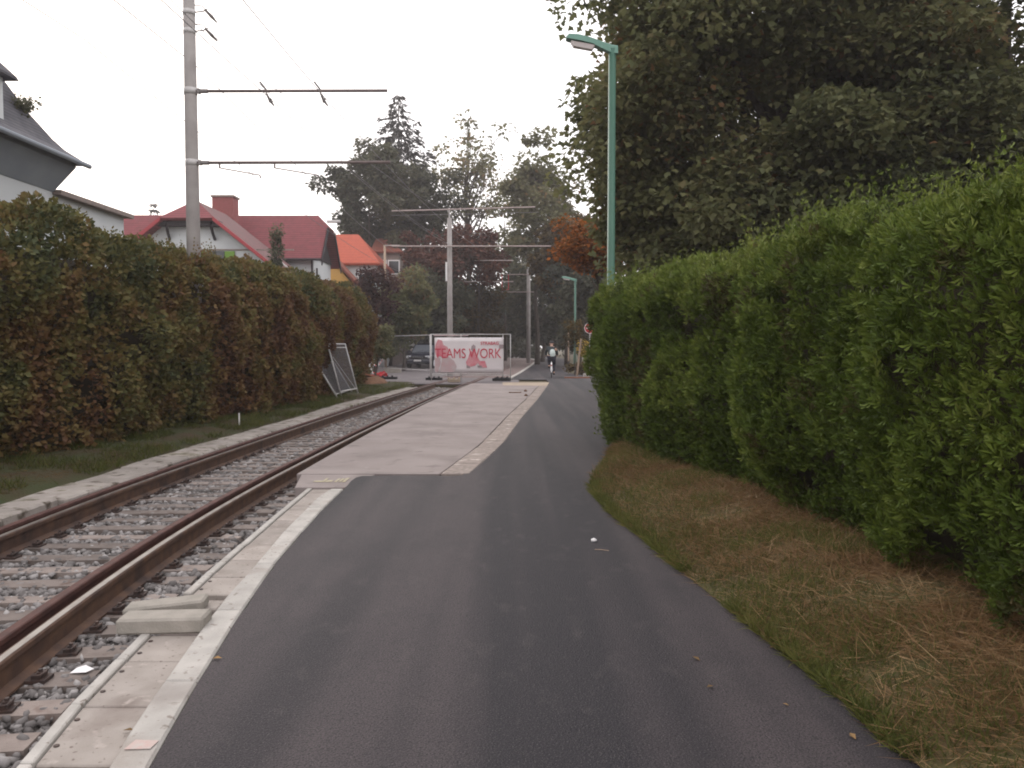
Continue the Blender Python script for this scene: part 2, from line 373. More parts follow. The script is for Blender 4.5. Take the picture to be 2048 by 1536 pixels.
LM = {}
LM['maple'] = leaf_mat('maple_leaf', [(0, (.078, .090, .048)), (.35, (.128, .138, .062)), (.75, (.168, .164, .074)), (.97, (.185, .15, .07)), (1, (.22, .12, .055))], trans=.45)
LM['dark'] = leaf_mat('dark_leaf', [(0, (.046, .053, .038)), (.5, (.085, .09, .058)), (1, (.135, .128, .075))], trans=.36)
LM['light'] = leaf_mat('haze_pale_leaf', [(0, (.09, .092, .045)), (.5, (.16, .16, .08)), (.85, (.22, .205, .11)), (1, (.27, .18, .09))], trans=.5)  # haze and overexposure put into a paler leaf colour
LM['red'] = leaf_mat('red_leaf', [(0, (.058, .04, .03)), (.5, (.12, .046, .036)), (1, (.2, .085, .05))], trans=.3)
LM['purple'] = leaf_mat('purple_leaf', [(0, (.035, .018, .02)), (.5, (.07, .03, .032)), (1, (.11, .06, .035))], trans=.36)
LM['orange'] = leaf_mat('orange_leaf', [(0, (.06, .045, .015)), (.45, (.14, .065, .018)), (.75, (.30, .10, .02)), (1, (.42, .14, .03))], trans=.3)
LM['olive'] = leaf_mat('olive_leaf', [(0, (.035, .028, .012)), (.5, (.085, .06, .02)), (1, (.16, .10, .03))], trans=.36)
LM['spruce'] = leaf_mat('spruce_needle', [(0, (.045, .046, .044)), (.5, (.075, .074, .068)), (1, (.11, .102, .09))], trans=.1)
LM['beech'] = leaf_mat('beech_leaf', [(0, (.045, .064, .038)), (.2, (.070, .080, .034)), (.38, (.138, .124, .042)), (.55, (.168, .110, .042)), (.7, (.155, .080, .038)), (.85, (.098, .052, .038)), (1, (.155, .085, .048))], trans=.22)
LM['thuja'] = leaf_mat('thuja_spray', [(0, (.085, .056, .024)), (.09, (.036, .052, .012)), (.42, (.072, .106, .016)), (.75, (.122, .158, .026)), (1, (.18, .205, .046))], trans=.16)
LM['grass'] = leaf_mat('grass_blade', [(0, (.045, .055, .014)), (.5, (.095, .108, .026)), (1, (.17, .155, .05))], trans=.36)
LM['hay'] = leaf_mat('dry_grass_blade', [(0, (.115, .064, .028)), (.5, (.24, .142, .068)), (.85, (.37, .245, .13)), (1, (.48, .35, .21))], trans=.15)
LM['yellow'] = leaf_mat('yellow_leaf', [(0, (.10, .08, .02)), (.5, (.42, .28, .05)), (1, (.62, .46, .12))], trans=.3)
#==STRUCTURE==
# ------------------------------------------------------------------ surveyed lines on the ground
right_rail = curve_of([G(*p) for p in [(0, 1317), (120, 1226), (215, 1149), (293, 1100), (371, 1053), (419, 1027), (497, 978), (575, 939), (634, 910), (693, 879), (800, 828), (869, 796), (936, 768)]]+[Vector((-1.2, 42, 0)), Vector((-.5, 52, 0)), Vector((.2, 70, 0)), Vector((-.3, 90, 0))])
ysm = np.linspace(1.5, 95, 400); xsm = np.array([right_rail(y) for y in ysm])
for _ in range(60): xsm[1:-1] = .25*xsm[:-2]+.5*xsm[1:-1]+.25*xsm[2:]
def rail_x(y): return float(np.interp(y, ysm, xsm))
def rail_frame(y, off=0.0, z=0.0):
    d = Vector((rail_x(y+.2)-rail_x(y-.2), .4, 0)).normalized(); nrm = Vector((d.y, -d.x, 0))
    return Vector((rail_x(y), y, z))+nrm*off, nrm, Vector((0, 0, 1)), d
GAUGE = 1.37
strip_l = curve_of([G(*p) for p in [(23, 1536), (123, 1419), (274, 1270), (380, 1168), (458, 1103), (536, 1037), (605, 982)]])
kerb_l = curve_of([G(*p) for p in [(220, 1536), (273, 1446), (394, 1273), (454, 1193), (517, 1125), (575, 1056), (634, 998), (673, 972)]])
kerb_r = curve_of([G(*p) for p in [(300, 1536), (376, 1400), (475, 1238), (546, 1134), (595, 1076), (644, 1021), (689, 978)]])
old_l = curve_of([G(*p) for p in [(0, 998), (98, 967), (230, 930), (400, 880), (498, 854), (595, 828), (673, 805), (732, 791), (790, 777)]])
edge_r = curve_of([G(*p) for p in [(1190, 987), (1226, 1028), (1302, 1088), (1367, 1144), (1453, 1210), (1539, 1280), (1635, 1356), (1711, 1417), (1771, 1483), (1845, 1533)]])
slab_r = curve_of([G(*p) for p in [(925, 952), (968, 916), (1001, 886), (1041, 833), (1071, 800), (1094, 770)]])
SLAB0, SLAB1 = G(700, 948).y, G(960, 767).y
FENCE_Y = 34.3

# ------------------------------------------------------------------ ground sheet with the track trench
mb = MB(); far = 400; TR = -.30
ys = [-8, 0]+[2+.75*i for i in range(40)]; ys = [y for y in ys if y < SLAB1]+[SLAB1]
def tl(y): return old_l(max(y, 2))-.05 if y > 2 else old_l(2)-.05
def tr_(y): return (edge_r(min(y, 9)) if y < 9 else .95+(y-9)*.09)+.25
for a, b in zip(ys[:-1], ys[1:]):
    mb.add([(-far, a, -.06), (tl(a), a, -.06), (tl(b), b, -.06), (-far, b, -.06)], [(0, 1, 2, 3)])
    mb.add([(tl(a), a, TR), (tr_(a), a, TR), (tr_(b), b, TR), (tl(b), b, TR)], [(0, 1, 2, 3)])
    mb.add([(tr_(a), a, -.06), (far, a, -.06), (far, b, -.06), (tr_(b), b, -.06)], [(0, 1, 2, 3)])
    mb.add([(tl(a), a, -.06), (tl(a), a, TR), (tl(b), b, TR), (tl(b), b, -.06)], [(0, 1, 2, 3)])
    mb.add([(tr_(a), a, TR), (tr_(a), a, -.06), (tr_(b), b, -.06), (tr_(b), b, TR)], [(0, 1, 2, 3)])
mb.add([(-far, SLAB1, -.06), (far, SLAB1, -.06), (far, 600, -.06), (-far, 600, -.06)], [(0, 1, 2, 3)])
mb.add([(tl(SLAB1), SLAB1, -.06), (tl(SLAB1), SLAB1, TR), (tr_(SLAB1), SLAB1, TR), (tr_(SLAB1), SLAB1, -.06)], [(0, 1, 2, 3)])
mb.add([(-far, -300, -.06), (far, -300, -.06), (far, -8, -.06), (-far, -8, -.06)], [(0, 1, 2, 3)])
tag(mb.build('ground', M['soil']), kind='structure')

# ------------------------------------------------------------------ asphalt path (one solid sheet with a worn edge)
def path_poly():
    L = []; y = -6.0
    while y < 8.2: L.append((kerb_r(y)+.004*math.sin(y*17)+.006*math.sin(y*41), y)); y += .25
    for p in [(689, 978), (702, 962), (712, 955), (724, 952), (780, 951), (860, 951.5), (905, 952), (925, 951)]:
        q = G(*p); L.append((q.x, q.y))
    y = 9.5
    while y < SLAB1-.2: L.append((slab_r(y)+.02*math.sin(y*3.1)+.012*math.sin(y*9), y)); y += .35
    L += [(slab_r(SLAB1)+.05, SLAB1), (slab_r(SLAB1)+.1, SLAB1+4.2)]
    Rr = []; y = -6.0
    while y < 7.9: Rr.append((edge_r(y)+.010*math.sin(y*5.3)+.007*math.sin(y*23), y)); y += .22
    Rr += [(G(1190, 987).x-.005, G(1190, 987).y), (G(1186, 972).x, G(1186, 972).y), (G(1188, 955).x, G(1188, 955).y), (1.1, 9.7), (1.32, 10.6), (1.6, 12.5), (2.2, 18), (3.2, 30), (4.6, SLAB1+4.2)]
    return L+Rr[::-1]
pp = path_poly()
me = bpy.data.meshes.new('asphalt_path'); bm = bmesh.new()
vt = [bm.verts.new((x, y, 0)) for x, y in pp]; f = bm.faces.new(vt)
r_ = bmesh.ops.extrude_face_region(bm, geom=[f]); bmesh.ops.translate(bm, verts=[v for v in r_['geom'] if isinstance(v, bmesh.types.BMVert)], vec=(0, 0, -.13))
bmesh.ops.triangulate(bm, faces=bm.faces[:]); bmesh.ops.recalc_face_normals(bm, faces=bm.faces[:]); bm.to_mesh(me); bm.free()
tag(link_mesh('asphalt_path', me, M['asphalt']), kind='structure')

# road beyond the building site, turning away to the left, with a pale kerb line
def far_kerb(y): return float(np.interp(y, [35, 38, 45, 60, 75, 88, 100, 110, 118], [-.15, .05, .55, 1.45, 2.3, 2.75, 2.2, .5, -3]))
def far_right(y): return float(np.interp(y, [35, 40, 45, 60, 80, 100, 118, 135], [4.6, 4.0, 3.2, 4.2, 5.6, 6.6, 5.5, 1]))
mb = MB(); yy = list(np.linspace(35.7, 118, 50))
for a, b in zip(yy[:-1], yy[1:]): mb.add([(far_kerb(a), a, -.004), (far_right(a), a, -.004), (far_right(b), b, -.004), (far_kerb(b), b, -.004)], [(0, 1, 2, 3)])
tag(mb.build('far_road', M['asphalt']), kind='structure')
mb = MB(); yy = list(np.linspace(36.5, 117, 60))
mb.sweep([(-.09, -.1), (.09, -.1), (.09, .03), (-.09, .03)], [(Vector((far_kerb(y)-.1, y, 0)), Vector((1, 0, 0)), Vector((0, 0, 1))) for y in yy])
tag(mb.build('far_kerb_line', M['kerb']), kind='structure')
# crossing side street coming from the left
mb = MB(); mb.prism([(-30, 36.5), (-9, 35.6), (-5.4, 33.2), (-4.6, SLAB1+.02), (.3, SLAB1+.02), (.3, 36.4), (-.25, 40), (-2.2, 50), (-3, 62), (-5, 75), (-9.5, 75), (-10, 52), (-30, 50)], -.058, -.012)
tag(mb.build('side_street', M['old_asphalt']), kind='structure')
mb = MB(); yy = list(np.linspace(38, 108, 50))
fl = [(rail_x(min(y, 88))-2.1-.002*max(0, y-60)**2, y) for y in yy]; fr = [(far_kerb(y)-.25, y) for y in yy]
for i in range(len(yy)-1): mb.add([(fl[i][0], yy[i], -.006), (fr[i][0], yy[i], -.006), (fr[i+1][0], yy[i+1], -.006), (fl[i+1][0], yy[i+1], -.006)], [(0, 1, 2, 3)])
tag(mb.build('far_track_bed', M['farballast']), kind='structure')
# sandy filled strip across the slab end, dark joint behind it
mb = MB(); mb.prism([(-.35, SLAB1-1.6), (slab_r(SLAB1)-.12, SLAB1-1.9), (slab_r(SLAB1)+.08, SLAB1+.9), (-.4, SLAB1+.9)], -.02, .006)
tag(mb.build('sandy_patch', M['sandy']), kind='structure')

# ------------------------------------------------------------------ ballast bed + loose stones
mb = MB(); yy = list(np.linspace(1.2, SLAB1, 60))
for a, b in zip(yy[:-1], yy[1:]):
    mb.add([(old_l(a)-.02, a, -.215), (rail_x(a)+.75, a, -.215), (rail_x(b)+.75, b, -.215), (old_l(b)-.02, b, -.215)], [(0, 1, 2, 3)])
tag(mb.build('ballast_bed', M['ballast']), kind='structure')
def stones():
    t = (1+5**.5)/2
    ico = np.array([(-1, t, 0), (1, t, 0), (-1, -t, 0), (1, -t, 0), (0, -1, t), (0, 1, t), (0, -1, -t), (0, 1, -t), (t, 0, -1), (t, 0, 1), (-t, 0, -1), (-t, 0, 1)], float)
    ico /= np.linalg.norm(ico[0])
    fc = [(0, 11, 5), (0, 5, 1), (0, 1, 7), (0, 7, 10), (0, 10, 11), (1, 5, 9), (5, 11, 4), (11, 10, 2), (10, 7, 6), (7, 1, 8), (3, 9, 4), (3, 4, 2), (3, 2, 6), (3, 6, 8), (3, 8, 9), (4, 9, 5), (2, 4, 11), (6, 2, 10), (8, 6, 7), (9, 8, 1)]
    P = []; S = []
    for (y0, y1, dens, s0) in [(1.9, 5.5, 1150, .0225), (5.5, 10, 620, .025), (10, 18, 170, .036), (18, SLAB1-.2, 60, .05)]:
        n = int((y1-y0)*2.6*dens); y = rng.uniform(y0, y1, n)
        xl = np.array([old_l(v)+.02 for v in y]); xr = np.array([(strip_l(v)-.0 if v < SLAB0-.35 else rail_x(v)+.26) for v in y])
        x = xl+(xr-xl)*rng.random(n); P.append(np.stack([x, y, np.full(n, -.207)+rng.random(n)**1.6*.034], 1)); S.append(s0*(.55+.75*rng.random(n)))
    P = np.concatenate(P); S = np.concatenate(S); n = len(P)
    ang = rng.uniform(0, 6.28, (n, 2)); ca, sa = np.cos(ang), np.sin(ang)
    V = ico[None]*(1+.32*rng.normal(size=(n, 12, 1)).clip(-1, 1))*np.stack([1.15+.3*rng.random(n), .8+.3*rng.random(n), .6+.3*rng.random(n)], 1)[:, None, :]
    x, y, z = V[..., 0], V[..., 1], V[..., 2]
    y, z = y*ca[:, :1]-z*sa[:, :1], y*sa[:, :1]+z*ca[:, :1]; x, y = x*ca[:, 1:]-y*sa[:, 1:], x*sa[:, 1:]+y*ca[:, 1:]
    V = (np.stack([x, y, z], -1)*S[:, None, None]+P[:, None, :]).reshape(-1, 3).astype(np.float32)
    F = (np.array(fc)[None]+(np.arange(n)*12)[:, None, None]).reshape(-1).astype(np.int32); nf = n*20
    me = bpy.data.meshes.new('gravel'); me.vertices.add(len(V)); me.vertices.foreach_set('co', V.ravel()); me.loops.add(len(F)); me.loops.foreach_set('vertex_index', F)
    me.polygons.add(nf); me.polygons.foreach_set('loop_start', np.arange(nf, dtype=np.int32)*3)
    a = me.attributes.new('tint', 'FLOAT', 'FACE'); a.data.foreach_set('value', np.repeat(rng.random(n)**1.15, 20).astype(np.float32)); me.update(calc_edges=True)
    o = link_mesh('gravel', me, M['stone'])
    tag(o, 'grey crushed ballast stones lying between the sleepers', 'gravel', kind='stuff')
stones()

# ------------------------------------------------------------------ railway track: rails, guard rails, sleepers, clips
trk = empty('railway_track', (rail_x(10)-.7, 10, 0), 0, 'rusty railway track with double rails curving past the asphalt path', 'railway track')
ti = Vector(trk.location)
yy = list(np.arange(1.4, 34, .3))+list(np.arange(34, 88, 1.5))
PR = [(-.062, -.165), (.062, -.165), (.062, -.152), (.012, -.135), (.012, -.04), (.032, -.032), (.032, -.006), (.026, 0), (-.026, 0), (-.032, -.006), (-.032, -.032), (-.012, -.04), (-.012, -.135), (-.062, -.152)]
for off in (0, -GAUGE):
    mb = MB(); mb.sweep(PR, [(rail_frame(y, off, 0)[0]-ti, rail_frame(y)[1], Vector((0, 0, 1))) for y in yy]); rl = mb.build('rail', M['rail'], trk)
    mb = MB(); mb.sweep([(-.019, -.003), (.019, -.003), (.019, .0025), (-.019, .0025)], [(rail_frame(y, off+.004, 0)[0]-ti, rail_frame(y)[1], Vector((0, 0, 1))) for y in yy])
    mb.build('running_surface', M['railtop'], rl)
    mb = MB(); g_ = [y for y in yy if y < 33]
    mb.sweep([(p[0]*.95, p[1]) for p in PR], [(rail_frame(y, off-.15, .004)[0]-ti, rail_frame(y)[1], Vector((0, 0, 1))) for y in g_]); mb.build('guard_rail', M['guard'], trk)
yf = [y for y in yy if y > SLAB1+.05]
for off in (0, -GAUGE):
    for dx_ in (-.085, .085):
        mb = MB(); mb.sweep([(-.045, -.05), (.045, -.05), (.045, -.003), (-.045, -.003)], [(rail_frame(y, off+dx_, 0)[0]-ti, rail_frame(y)[1], Vector((0, 0, 1))) for y in yf]); mb.build('flangeway', M['guard'], trk)
smesh = MB().box((0, 0, 0), (GAUGE+.86, .165, .12)).mesh('sleeper'); smesh.materials.append(M['sleeper'])
cm = MB(); cm.box((0, 0, .012), (.17, .13, .024)).box((.02, 0, .035), (.06, .10, .03)).tube([(.03, 0, .03), (.03, 0, .085)], .016, 6).tube([(.03, 0, .05), (.03, 0, .066)], .028, 6)
cm.tube([(-.01, -.04, .045), (.05, -.05, .055), (.06, .0, .06), (.05, .05, .055), (-.01, .04, .045)], .010, 5)
cmesh = cm.mesh('rail_clip'); cmesh.materials.append(M['clip'])
y = 2.2; k = 0
while y < SLAB1-.3:
    o_, nr, up, d = rail_frame(y, -GAUGE/2-.04, -.228+random.uniform(-.006, .006)); s = link_mesh('sleeper', smesh, None, trk); s.location = o_-ti
    s.rotation_euler = (random.uniform(-.03, .03), random.uniform(-.006, .006), math.atan2(nr.y, nr.x)+random.uniform(-.03, .03)); s.scale = (1+random.uniform(-.05, .05), 1+random.uniform(-.15, .12), 1)
    if y < 13:
        for off in (.10, -GAUGE+.10):
            c = link_mesh('rail_clip', cmesh, None, trk); p = rail_frame(y, off, -.168)[0]; c.location = p-ti; c.rotation_euler = (0, 0, math.atan2(nr.y, nr.x)+random.uniform(-.1, .1)); c.scale = (.72, .75, .7)
    y += .335+random.uniform(-.012, .012)

# ------------------------------------------------------------------ paved strip, kerb, old concrete strip
strip = empty('paved_strip', (0, 4, 0), kind='structure'); so_ = Vector((0, 4, 0))
joints = [1.2, 1.9, 2.35, 2.8, 3.27, 3.75, 4.1, None, 4.78, 5.15, 5.55, 5.98, 6.4, 6.85, 7.3, 7.48, SLAB0-.87]
for a, b in zip(joints[:-1], joints[1:]):
    if a is None or b is None: continue
    dz = random.uniform(-.004, .003); mb = MB()
    mb.prism([(strip_l(a)+.055, a+.004), (kerb_l(a)-.004, a+.004), (kerb_l(b)-.004, b-.004), (strip_l(b)+.055, b-.004)], -.17, -.024+dz)
    mb.v = [Vector(v)-so_ for v in mb.v]; mb.build('slab', M['slab'], strip, bevel=.006)
    mb = MB(); mb.prism([(strip_l(a), a+.002), (strip_l(a)+.052, a+.002), (strip_l(b)+.052, b-.002), (strip_l(b), b-.002)], -.19, -.010+dz)
    mb.v = [Vector(v)-so_ for v in mb.v]; mb.build('edging', M['kerb'], strip, bevel=.006)
    if a > 1.5 and a < 5:
        for q in (.3, .75):
            p = Vector((strip_l(a+(b-a)*q)+.08, a+(b-a)*q, -.022+dz)); MB().disc(p-so_, .011, (0, 0, 1), .006, 8).build('bolt', M['clip'], strip)
mb = MB().prism([(strip_l(4.1)+.02, 4.1), (kerb_l(4.1), 4.1), (kerb_l(4.78), 4.78), (strip_l(4.78)+.02, 4.78)], -.2, -.105); mb.v = [Vector(v)-so_ for v in mb.v]
mb.build('gap_bed', M['sleeper'], strip)
kb = empty('kerb', (0, 4, 0), kind='structure'); y = .6
while y < 8.0:
    b = min(y+.95, 8.25); mb = MB(); n = 4; Lp = [(kerb_l(y+(b-y)*t/n), y+(b-y)*t/n+(.004 if t == 0 else -.004 if t == n else 0)) for t in range(n+1)]
    Rp = [(kerb_r(yv)-.003, yv) for _, yv in Lp]; mb.prism(Lp+Rp[::-1], -.22, .012+random.uniform(-.003, .003)); mb.v = [Vector(v)-so_ for v in mb.v]
    mb.build('kerbstone', M['kerb'], kb, bevel=.01); y = b
mb = MB(); p = G(284, 1492, .012)
mb.prism([(p.x-.05, p.y-.035), (p.x+.045, p.y-.03), (p.x+.05, p.y+.03), (p.x-.04, p.y+.035)], .0165, .0185); mb.v = [Vector(v)-so_ for v in mb.v]; mb.build('paint_mark', M['pinkpaint'], kb)
# concrete crossing panels
cs = empty('concrete_crossing', (-1, 18, 0), kind='structure'); co_ = Vector((-1, 18, 0))
def cross_l(y): return rail_x(y)+float(np.interp(y, [8, 9.3, 13, 20, 40], [.20, .20, .16, .09, .08]))
cuts = [SLAB0, 13.6, 17.9, 22.3, 26.8, SLAB1]
for a, b in zip(cuts[:-1], cuts[1:]):
    n = 8; ys_ = [a+(b-a)*t/n for t in range(n+1)]; g1 = .007
    ys2 = [yv+(g1 if i == 0 else -g1 if i == n else 0) for i, yv in enumerate(ys_)]
    mb = MB(); mb.prism([(cross_l(v), v) for v in ys2]+[(slab_r(v)-.30, v) for v in ys2[::-1]], -.2, .002+random.uniform(-.002, .002)); mb.v = [Vector(v)-co_ for v in mb.v]; mb.build('panel', M['panel'], cs, bevel=.006)
y = SLAB0+.01
while y < SLAB1-2.2:
    b = y+.8; mb = MB(); mb.prism([(slab_r(y)-.285+random.uniform(-.01, .01), y+.008), (slab_r(y)+.05, y+.008), (slab_r(b)+.05, b-.008), (slab_r(b)-.285+random.uniform(-.01, .01), b-.008)], -.12, .008+random.uniform(-.003, .004))
    mb.v = [Vector(v)-co_ for v in mb.v]; mb.build('edge_block', M['panel_edge'], cs, bevel=.012); y = b
mb = MB(); mb.prism([(cross_l(SLAB0-.8)+.22, SLAB0-.86), (kerb_l(SLAB0-.86)+.1, SLAB0-.86), (kerb_r(SLAB0)+.18, SLAB0-.012), (cross_l(SLAB0)+.06, SLAB0-.012)], -.2, -.004); mb.v = [Vector(v)-co_ for v in mb.v]; lp = mb.build('panel', M['panel'], cs, bevel=.006)
mb = MB(); x0, y0 = G(637, 962).x, G(650, 962).y                     # worn yellow painted marking
for i, (dx, wd, h) in enumerate([(0, .10, .05), (.06, .03, .16), (.12, .08, .07), (.2, .03, .14), (.245, .03, .14), (.29, .04, .17)]):
    mb.box((x0+dx, y0-.06+h*.8, 0), (wd*.95, h*1.6, .003))
mb.v = [Vector(v)-co_ for v in mb.v]; mb.build('painted_mark', M['yellowpaint'], cs)
ol = empty('old_concrete_strip', (-5, 15, 0), kind='structure'); oo_ = Vector((-5, 15, 0)); y = 5.0
while y < SLAB1-2:
    b = y+random.uniform(.9, 1.15); mb = MB(); j = lambda: random.uniform(-.03, .03)
    wd = .50 if y > 8 else .42
    mb.prism([(old_l(y)+j(), y+.012), (old_l(y)+wd+j(), y+.012), (old_l((y+b)/2)+wd+j(), (y+b)/2), (old_l(b)+wd+j(), b-.012), (old_l(b)+j(), b-.012), (old_l((y+b)/2)+j(), (y+b)/2)], -.25, -.055+random.uniform(-.012, .012))
    mb.v = [Vector(v)-oo_ for v in mb.v]; mb.build('slab', M['oldstrip'], ol, bevel=.02); y = b

# ------------------------------------------------------------------ verges
def bank(name, fl, fr, y0, y1, zr, m, nx=10, ny=60, z0=-.015, seed=3):
    mb = MB(); P = []
    for j in range(ny+1):
        y = y0+(y1-y0)*j/ny; a, b = fl(y), fr(y)
        for i in range(nx+1):
            t = i/nx; x = a+(b-a)*t; P.append((x, y, z0+zr(t, y)))
    P = np.array(P); P[:, 2] += .05*(vnoise(P*np.array([2.3, 2.3, 0])+seed, seed)-.5)*np.tile(np.minimum(1, np.arange(nx+1)/2.0), ny+1)
    nn = nx+1; mb.add(P, [(j*nn+i, j*nn+i+1, (j+1)*nn+i+1, (j+1)*nn+i) for j in range(ny) for i in range(nx)])
    return tag(mb.build(name, m, smooth=True), kind='structure')
hedge_x = curve_of([Vector((2.75, -2, 0)), Vector((2.55, 1, 0)), Vector((2.27, 3.4, 0)), Vector((2.10, 5, 0)), Vector((1.98, 7.2, 0)), Vector((1.60, 9.3, 0)), Vector((1.31, 11, 0)), Vector((1.32, 12.6, 0))])
def redge(y): return edge_r(y) if y < 8.04 else float(np.interp(y, [8.04, 8.96, 9.7, 10.6, 12.5, 18, 32], [edge_r(8.04), .93, 1.1, 1.32, 1.6, 2.2, 3.4]))
bank('verge', lambda y: redge(y)-.02, lambda y: max(hedge_x(min(y, 12))+.6, redge(y)+.5), -4, 16, lambda t, y: .02+.20*min(1, t*1.6), M['verge'])
bank('left_verge', lambda y: old_l(y)-2.6, lambda y: old_l(y)+.03, 4, 33, lambda t, y: .10*(1-t)-.075*max(0, (t-.8)/.2), M['lverge'], z0=.0, seed=9)
#==OBJECTS==
# ------------------------------------------------------------------ hedges
def hedge(name, label, cat, fx, face, thick, H, y0, y1, n, size, lm, shape, seed, lump=.15, tintf=None, shoots=0, bias=1.0, outw=.7, upw=.6, basez=.1, plants=None, hole=.20, dep=.075, foot=.35):
    """face = -1: the visible long side looks to -X, +1: to +X"""
    root = empty(name, (fx(.5*(y0+y1)), .5*(y0+y1), 0), 0, label, cat); ro = np.array(root.location)
    u = rng.random(n)**bias; y = y0+(y1-y0)*u
    Hh = np.array([H(v) for v in y]); X0 = np.array([fx(v) for v in y])
    ft = 3.2/ (3.2+thick); q = rng.random(n); pos = np.zeros((n, 3)); nor = np.zeros((n, 3))
    fr = q < .66; top = (q >= .66) & (q < .90); bk = q >= .90
    z = rng.random(n)**.9
    pos[:, 1] = y
    inset = np.where(z > .82, ((z-.82)/.18)**2*.28, 0) + np.where(z < .5, (.5-z)*foot, 0)
    pos[fr, 0] = (X0+(-face)*inset)[fr]; pos[fr, 2] = (basez+z*(Hh-basez))[fr]
    nor[fr] = np.stack([np.full(n, face*1.0), np.zeros(n), np.where(z > .82, (z-.82)*4, 0)], 1)[fr]
    tt = rng.random(n); pos[top, 0] = (X0-face*(.22+tt*(thick-.3)))[top]; pos[top, 2] = (Hh+.05*np.sin(tt*3.1))[top]; nor[top] = (0, 0, 1)
    pos[bk, 0] = (X0-face*thick)[bk]; pos[bk, 2] = (basez+z*(Hh-basez))[bk]; nor[bk] = (-face, 0, .2)
    ec = rng.random(n) < .03; yend = np.where(rng.random(n) < .5, y0, y1)
    pos[ec, 0] = (X0-face*tt*thick)[ec]; pos[ec, 1] = yend[ec]; pos[ec, 2] = (basez+z*(Hh-basez))[ec]; nor[ec] = np.stack([np.zeros(n), np.sign(yend-.5*(y0+y1)), np.zeros(n)], 1)[ec]
    nor = unit(nor)
    if plants:
        bul = np.zeros(n); up_ = np.zeros(n)
        for (yc, hw_, am, dh) in plants:
            e = np.sqrt(np.clip(1-((pos[:, 1]-yc)/hw_)**2, 0, 1)); zz = np.clip(pos[:, 2]/Hh, 0, 1)
            bul = np.maximum(bul, am*e*(1-.55*np.abs(zz-.55)*1.4)); up_ = np.maximum(up_, dh*e)
        pos[:, 0] += np.where(top, 0, face*bul); pos[:, 2] += np.where(top | (z > .8), up_*np.clip(pos[:, 2]/Hh, 0, 1)**3, 0)
    disp = lump*2*(vnoise(pos*1.25+seed, seed)-.5)+lump*1.0*(vnoise(pos*3.3+seed, seed+1)-.5)+lump*.5*(vnoise(pos*8+seed, seed+2)-.5)
    pos += nor*disp[:, None] - nor*(rng.exponential(dep, n).clip(0, .45))[:, None]
    # thin the foliage in little hollows
    keep = vnoise(pos*4.2+seed*2, seed+4) > hole
    D = unit(nor*outw+np.array([0, 0, upw])+rng.normal(size=(n, 3))*.45); N = unit(rng.normal(size=(n, 3))*.6+nor*.6+np.array([0, 0, .5]))
    S = size*(.6+.75*rng.random(n))*(.75+.25*np.clip(np.hypot(pos[:, 0], pos[:, 1])/9, .6, 2.2))
    T = tintf(pos, n, Hh)
    k = keep
    P, D, N, S, T = pos[k], D[k], N[k], S[k], T[k]
    if shoots:
        ys = y0+(y1-y0)*rng.random(shoots)**bias; tx = rng.random(shoots)**1.5
        ln = .12+.3*rng.random(shoots)**2.2; m_ = 7; tt = np.tile(np.linspace(.0, 1, m_), shoots)
        yi = np.repeat(ys, m_); lx = rng.normal(size=shoots)*.2; ly = rng.normal(size=shoots)*.25
        bx = np.repeat(np.array([fx(v) for v in ys])-face*(.08+tx*(thick-.3)), m_)
        hz = np.repeat(np.array([H(v) for v in ys])-.06, m_)
        L_ = np.repeat(ln, m_)*tt
        Q = np.stack([bx+np.repeat(lx, m_)*L_, yi+np.repeat(ly, m_)*L_, hz+L_], 1)
        dq = unit(rng.normal(size=Q.shape)*.6+np.array([0, 0, .8]))
        P = np.concatenate([P, Q]); D = np.concatenate([D, dq]); N = np.concatenate([N, rnd_dirs(len(Q))])
        S = np.concatenate([S, size*(1.0-.4*tt)]); T = np.concatenate([T, tintf(Q, len(Q), hz)+.1])
    leaves('foliage', P-ro, D, N, S, T, shape, lm, root)
    # solid dark core in place of inner twigs, added to block light
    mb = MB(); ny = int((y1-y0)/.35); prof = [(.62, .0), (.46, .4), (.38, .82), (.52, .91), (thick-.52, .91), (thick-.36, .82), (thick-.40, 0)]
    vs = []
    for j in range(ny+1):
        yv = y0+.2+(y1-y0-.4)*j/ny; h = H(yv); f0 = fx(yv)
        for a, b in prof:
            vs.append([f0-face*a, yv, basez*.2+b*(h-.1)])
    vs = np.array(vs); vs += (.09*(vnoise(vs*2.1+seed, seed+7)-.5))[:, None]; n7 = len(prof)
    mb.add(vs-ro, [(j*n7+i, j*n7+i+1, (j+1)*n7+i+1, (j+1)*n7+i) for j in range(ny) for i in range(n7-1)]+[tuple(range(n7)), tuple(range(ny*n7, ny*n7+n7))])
    mb.build('dark_core', M['twig'], root)
    mb = MB(); yv = y0+.3; g = random.Random(seed)
    while yv < y1-.3:
        b = Vector((fx(yv)-face*.2, yv, -.05)); e = b+Vector((-face*g.uniform(-.12, .1), g.uniform(-.2, .2), H(yv)*.6)); md = b.lerp(e, .5)+Vector((g.uniform(-.06, .06), g.uniform(-.08, .08), 0))
        mb.tube([b, md, e], [.032, .024, .01], 6); yv += g.uniform(.45, .7)
    st = mb.build('stem', M['bark'], root, True); st['kind'] = 'stuff'
    return root
def t_thuja(P, n, H):
    a = vnoise(P*1.7+3, 21); b = vnoise(P*5.5, 22)
    t = .48+.42*(a-.5)+.35*(b-.5)+.13*rng.normal(size=n)
    t += .22*np.clip((P[:, 2]-H+.35)/.4, 0, 1)                    # young shoots on the clipped top
    br = vnoise(P*2.6+9, 23) > .80
    return np.where(br & (rng.random(n) < .6), .02+.05*rng.random(n), np.clip(t, .1, 1))
